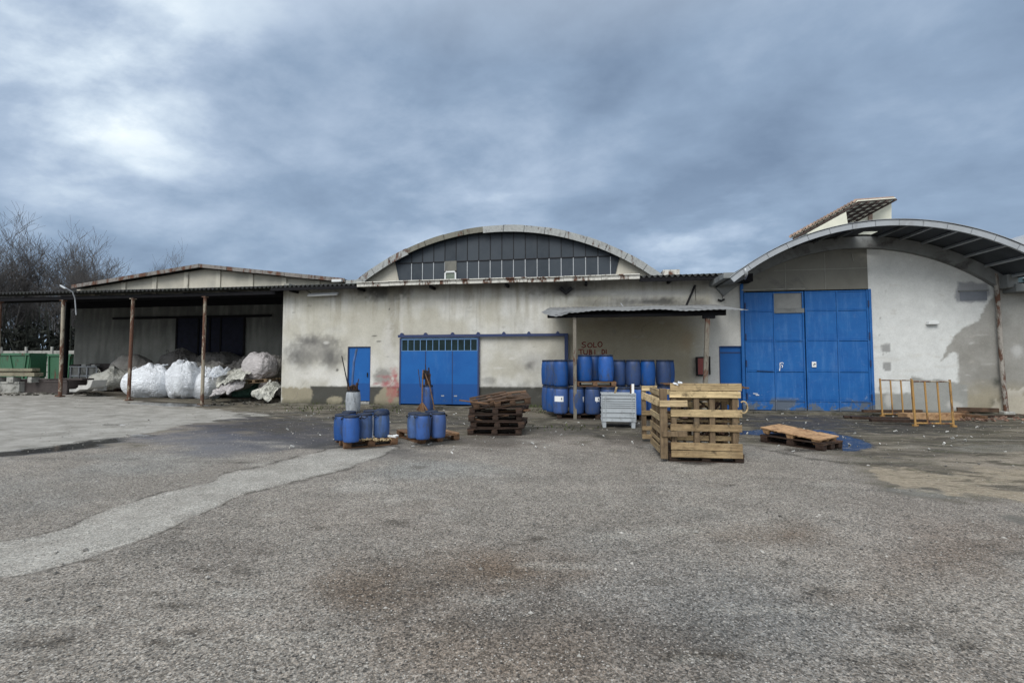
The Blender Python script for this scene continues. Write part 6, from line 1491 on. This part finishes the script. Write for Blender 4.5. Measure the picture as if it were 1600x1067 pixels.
# bent white gutter piece
t = thing('gutter_piece', 'bent pale concrete gutter piece lying on the ground left of the bags', 'gutter'); q = [onY(x_, y_, Yt-.2) for x_, y_ in ((108, 608), (118, 607.5), (122, 604.5), (133, 604.5), (139, 594), (145, 594), (141, 605), (136, 608.5), (124, 609), (118, 612.5), (108, 612.5))]
c0 = q[0].copy(); t.location = c0; MB().prism([(p.x-c0.x, p.z-c0.z) for p in q], 0, .6).build('body', M['pale'], t, bevel=.01)
tslab('kerb_stone', 'pale flat kerb stone between the gutter piece and the dirty white bag', 'stone', 122, 152, 602, 611, Yt+.5, .4, 'pale')
# work table with stacked slabs behind
t = thing('table', 'grey metal table with slabs on it against the building corner', 'table'); Yb_ = 21.0; a = onY(108, 572, Yb_); b = onY(150, 592, Yb_); t.location = (a.x, Yb_, b.z); L = b.x-a.x; h = a.z-b.z
MB().bb(0, L, 0, .7, h-.06, h).build('table_top', M['galv'], t, bevel=.01)
for x_ in (.03, L*.33, L*.62, L-.05):
    MB().bb(x_, x_+.06, .02, .08, 0, h-.06).build('leg', M['galv'], t)
MB().bb(.02, L-.02, .1, .14, .1, h-.09).build('side_panel', M['concrete'], t); MB().bb(.1, L-.1, .04, .09, .12, .2).build('shelf', M['galv'], t)
for i, (x0_, x1_) in enumerate(((127, 134), (142, 148), (110, 124))): tslab('stone_slab', ('small pale slab on the grey table, left of two', 'small pale slab on the grey table, right of two', 'dark slab at the left end of the grey table')[i], 'slab', x0_, x1_, 569.3, 571.9, Yb_+.05, .3, ('pale', 'pale', 'darkcrate')[i])
tslab('slab_stack', 'dark stack of slabs along the grey building wall behind the bags', 'slabs', 140, 182, 568, 590, 21.3, .6, 'darkcrate')
mb = MB(); rs = random.Random(12)
for i in range(60):
    px = rs.uniform(-10, 160); p = onG(px, rs.uniform(614, 619)); s_ = rs.uniform(.03, .1); mb.box((p.x, p.y, p.z+s_*.25), (s_*2, s_, s_*.5), (rs.random()*.5, rs.random()*.5, rs.random()*3))
tag(mb.build('rubble', bpy.data.materials['dirty_debris'], recalc=False), kind='stuff')

# ================================================================== bare winter trees
def tree_mesh(seed, H, spread=.5, dens=1.0, stems=1, tw=.012):
    rs = random.Random(seed); trunk = MB(); crown = MB()
    def grow(p, d, L, r, lvl, mb):
        n = 4 if lvl < 3 else 3; pts = [p]; q = p.copy(); dd = d.copy()
        for i in range(n):
            dd = (dd+Vector((rs.uniform(-1, 1), rs.uniform(-1, 1), rs.uniform(-.3, .8)))*(.13+.05*lvl)).normalized(); q = q+dd*L/n; pts.append(q.copy())
        rad = [max(tw*.7, r*(1-.62*i/n)) for i in range(n+1)]
        mb.tube(pts, rad, 6 if lvl == 0 else 4 if lvl < 3 else 3, cap=False)
        if lvl >= 4 or L < .3: return
        kids = int(rs.randint(4, 6)*dens) if lvl < 4 else int(rs.randint(2, 4)*dens)
        for k in range(kids):
            u = rs.uniform(.3 if lvl == 0 else .15, 1); i = min(n-1, int(u*n)); b = pts[i].lerp(pts[i+1], u*n-i)
            ax = Vector((rs.uniform(-1, 1), rs.uniform(-1, 1), rs.uniform(-.2, .5))).normalized(); nd_ = (dd*.75+ax*spread*1.4+Vector((0, 0, .25))).normalized()
            grow(b, nd_, L*rs.uniform(.45, .72), rad[i]*rs.uniform(.45, .65), lvl+1, crown)
    for s_ in range(stems):
        grow(Vector((rs.uniform(-.3, .3)*(stems > 1), rs.uniform(-.3, .3)*(stems > 1), -.1)), Vector((rs.uniform(-.15, .15), rs.uniform(-.15, .15), 1)).normalized(), H*.55*rs.uniform(.85, 1.1), H*.013, 0, trunk)
    return trunk, crown
protos = []
for i, (H, sp_, dn, stn) in enumerate(((11, .55, 1.0, 3), (10, .6, 1.0, 3), (9, .5, 1.0, 2), (12, .5, 1.0, 2))):
    a, b = tree_mesh(200+i, H, sp_, dn, stn, .011); protos.append((a.build('trunk', M['bark'], recalc=False), b.build('crown', M['bark'], recalc=False), H))
tl_ = []
spots = []
rs = random.Random(17)
for i in range(10):
    px = -70+i*18.5+rs.uniform(-4, 4); Yq = rs.uniform(33, 41); pyt = 372+max(0, px-40)*.40+rs.uniform(-8, 20); spots.append((px, Yq, pyt))
for i in range(6): spots.append((118+i*15+rs.uniform(-4, 4), rs.uniform(50, 60), 402+i*3+rs.uniform(-6, 6)))
words = ['many-stemmed', 'wide spreading', 'slender', 'tall dense']
for i, (px, Yq, pyt) in enumerate(spots):
    k = i % 4; tr, cr_, H = protos[k]; p = onY(px, 560, Yq); ztop_ = onY(px, pyt, Yq).z; s_ = ztop_/H*1.0
    t = thing('bare_tree', words[k]+' bare tree '+('in the leafless row beyond the open shed, left side' if i < 10 else 'farther off, its twigs just above the gabled roof'), 'tree', (p.x, Yq, 0), rs.uniform(0, 6.28), 'bare trees beyond the shed')
    t.scale = (s_*1.0, s_*1.0, s_)
    for o in (tr, cr_):
        c_ = o if o.parent is None and k not in tl_ else o.copy()
        if c_ is not o: COL.objects.link(c_)
        c_.parent = t
    if k not in tl_: tl_.append(k)
# dark tangle of ivy and stems at the foot of the trees
mb = MB(); rs = random.Random(19)
for i in range(5200):
    px = rs.uniform(-120, 135); Yq = rs.uniform(29.5, 36); hh = rs.random()**1.7; p = onY(px, 560, Yq); z_ = hh*4.6; s_ = rs.uniform(.10, .28)
    a = Vector((rs.uniform(-1, 1), rs.uniform(-1, 1), rs.uniform(-1, 1))).normalized(); b = a.cross(Vector((rs.uniform(-1, 1), rs.uniform(-1, 1), rs.uniform(-1, 1)))).normalized(); c_ = Vector((p.x, Yq, z_)); mb.add([c_-a*s_, c_+b*s_*.5, c_+a*s_, c_-b*s_*.5], [(0, 1, 2, 3)])
for i in range(260):
    px = rs.uniform(-120, 130); Yq = rs.uniform(29.5, 40); p = onY(px, 560, Yq); L = rs.uniform(3, 6.5); mb.tube([(p.x, Yq, 0), (p.x+rs.uniform(-.4, .4), Yq, L*.5), (p.x+rs.uniform(-.8, .8), Yq, L)], [.07, .055, .03], 4, cap=False)
tag(mb.build('undergrowth', M['ivy'], recalc=False), kind='stuff')
# distant flat hedge line closing the horizon
mb = MB(); rs = random.Random(23)
for i in range(6000):
    x_ = rs.uniform(-260, 220); z_ = rs.random()**1.3*6; yy = 120+rs.uniform(0, 25); s_ = rs.uniform(.4, 1.2); mb.add([(x_-s_, yy, z_), (x_, yy+s_, z_-s_*.6), (x_+s_, yy, z_), (x_, yy-s_*.3, z_+s_*.7)], [(0, 1, 2, 3)])
tag(mb.build('far_woods', M['ivy'], recalc=False), kind='stuff')
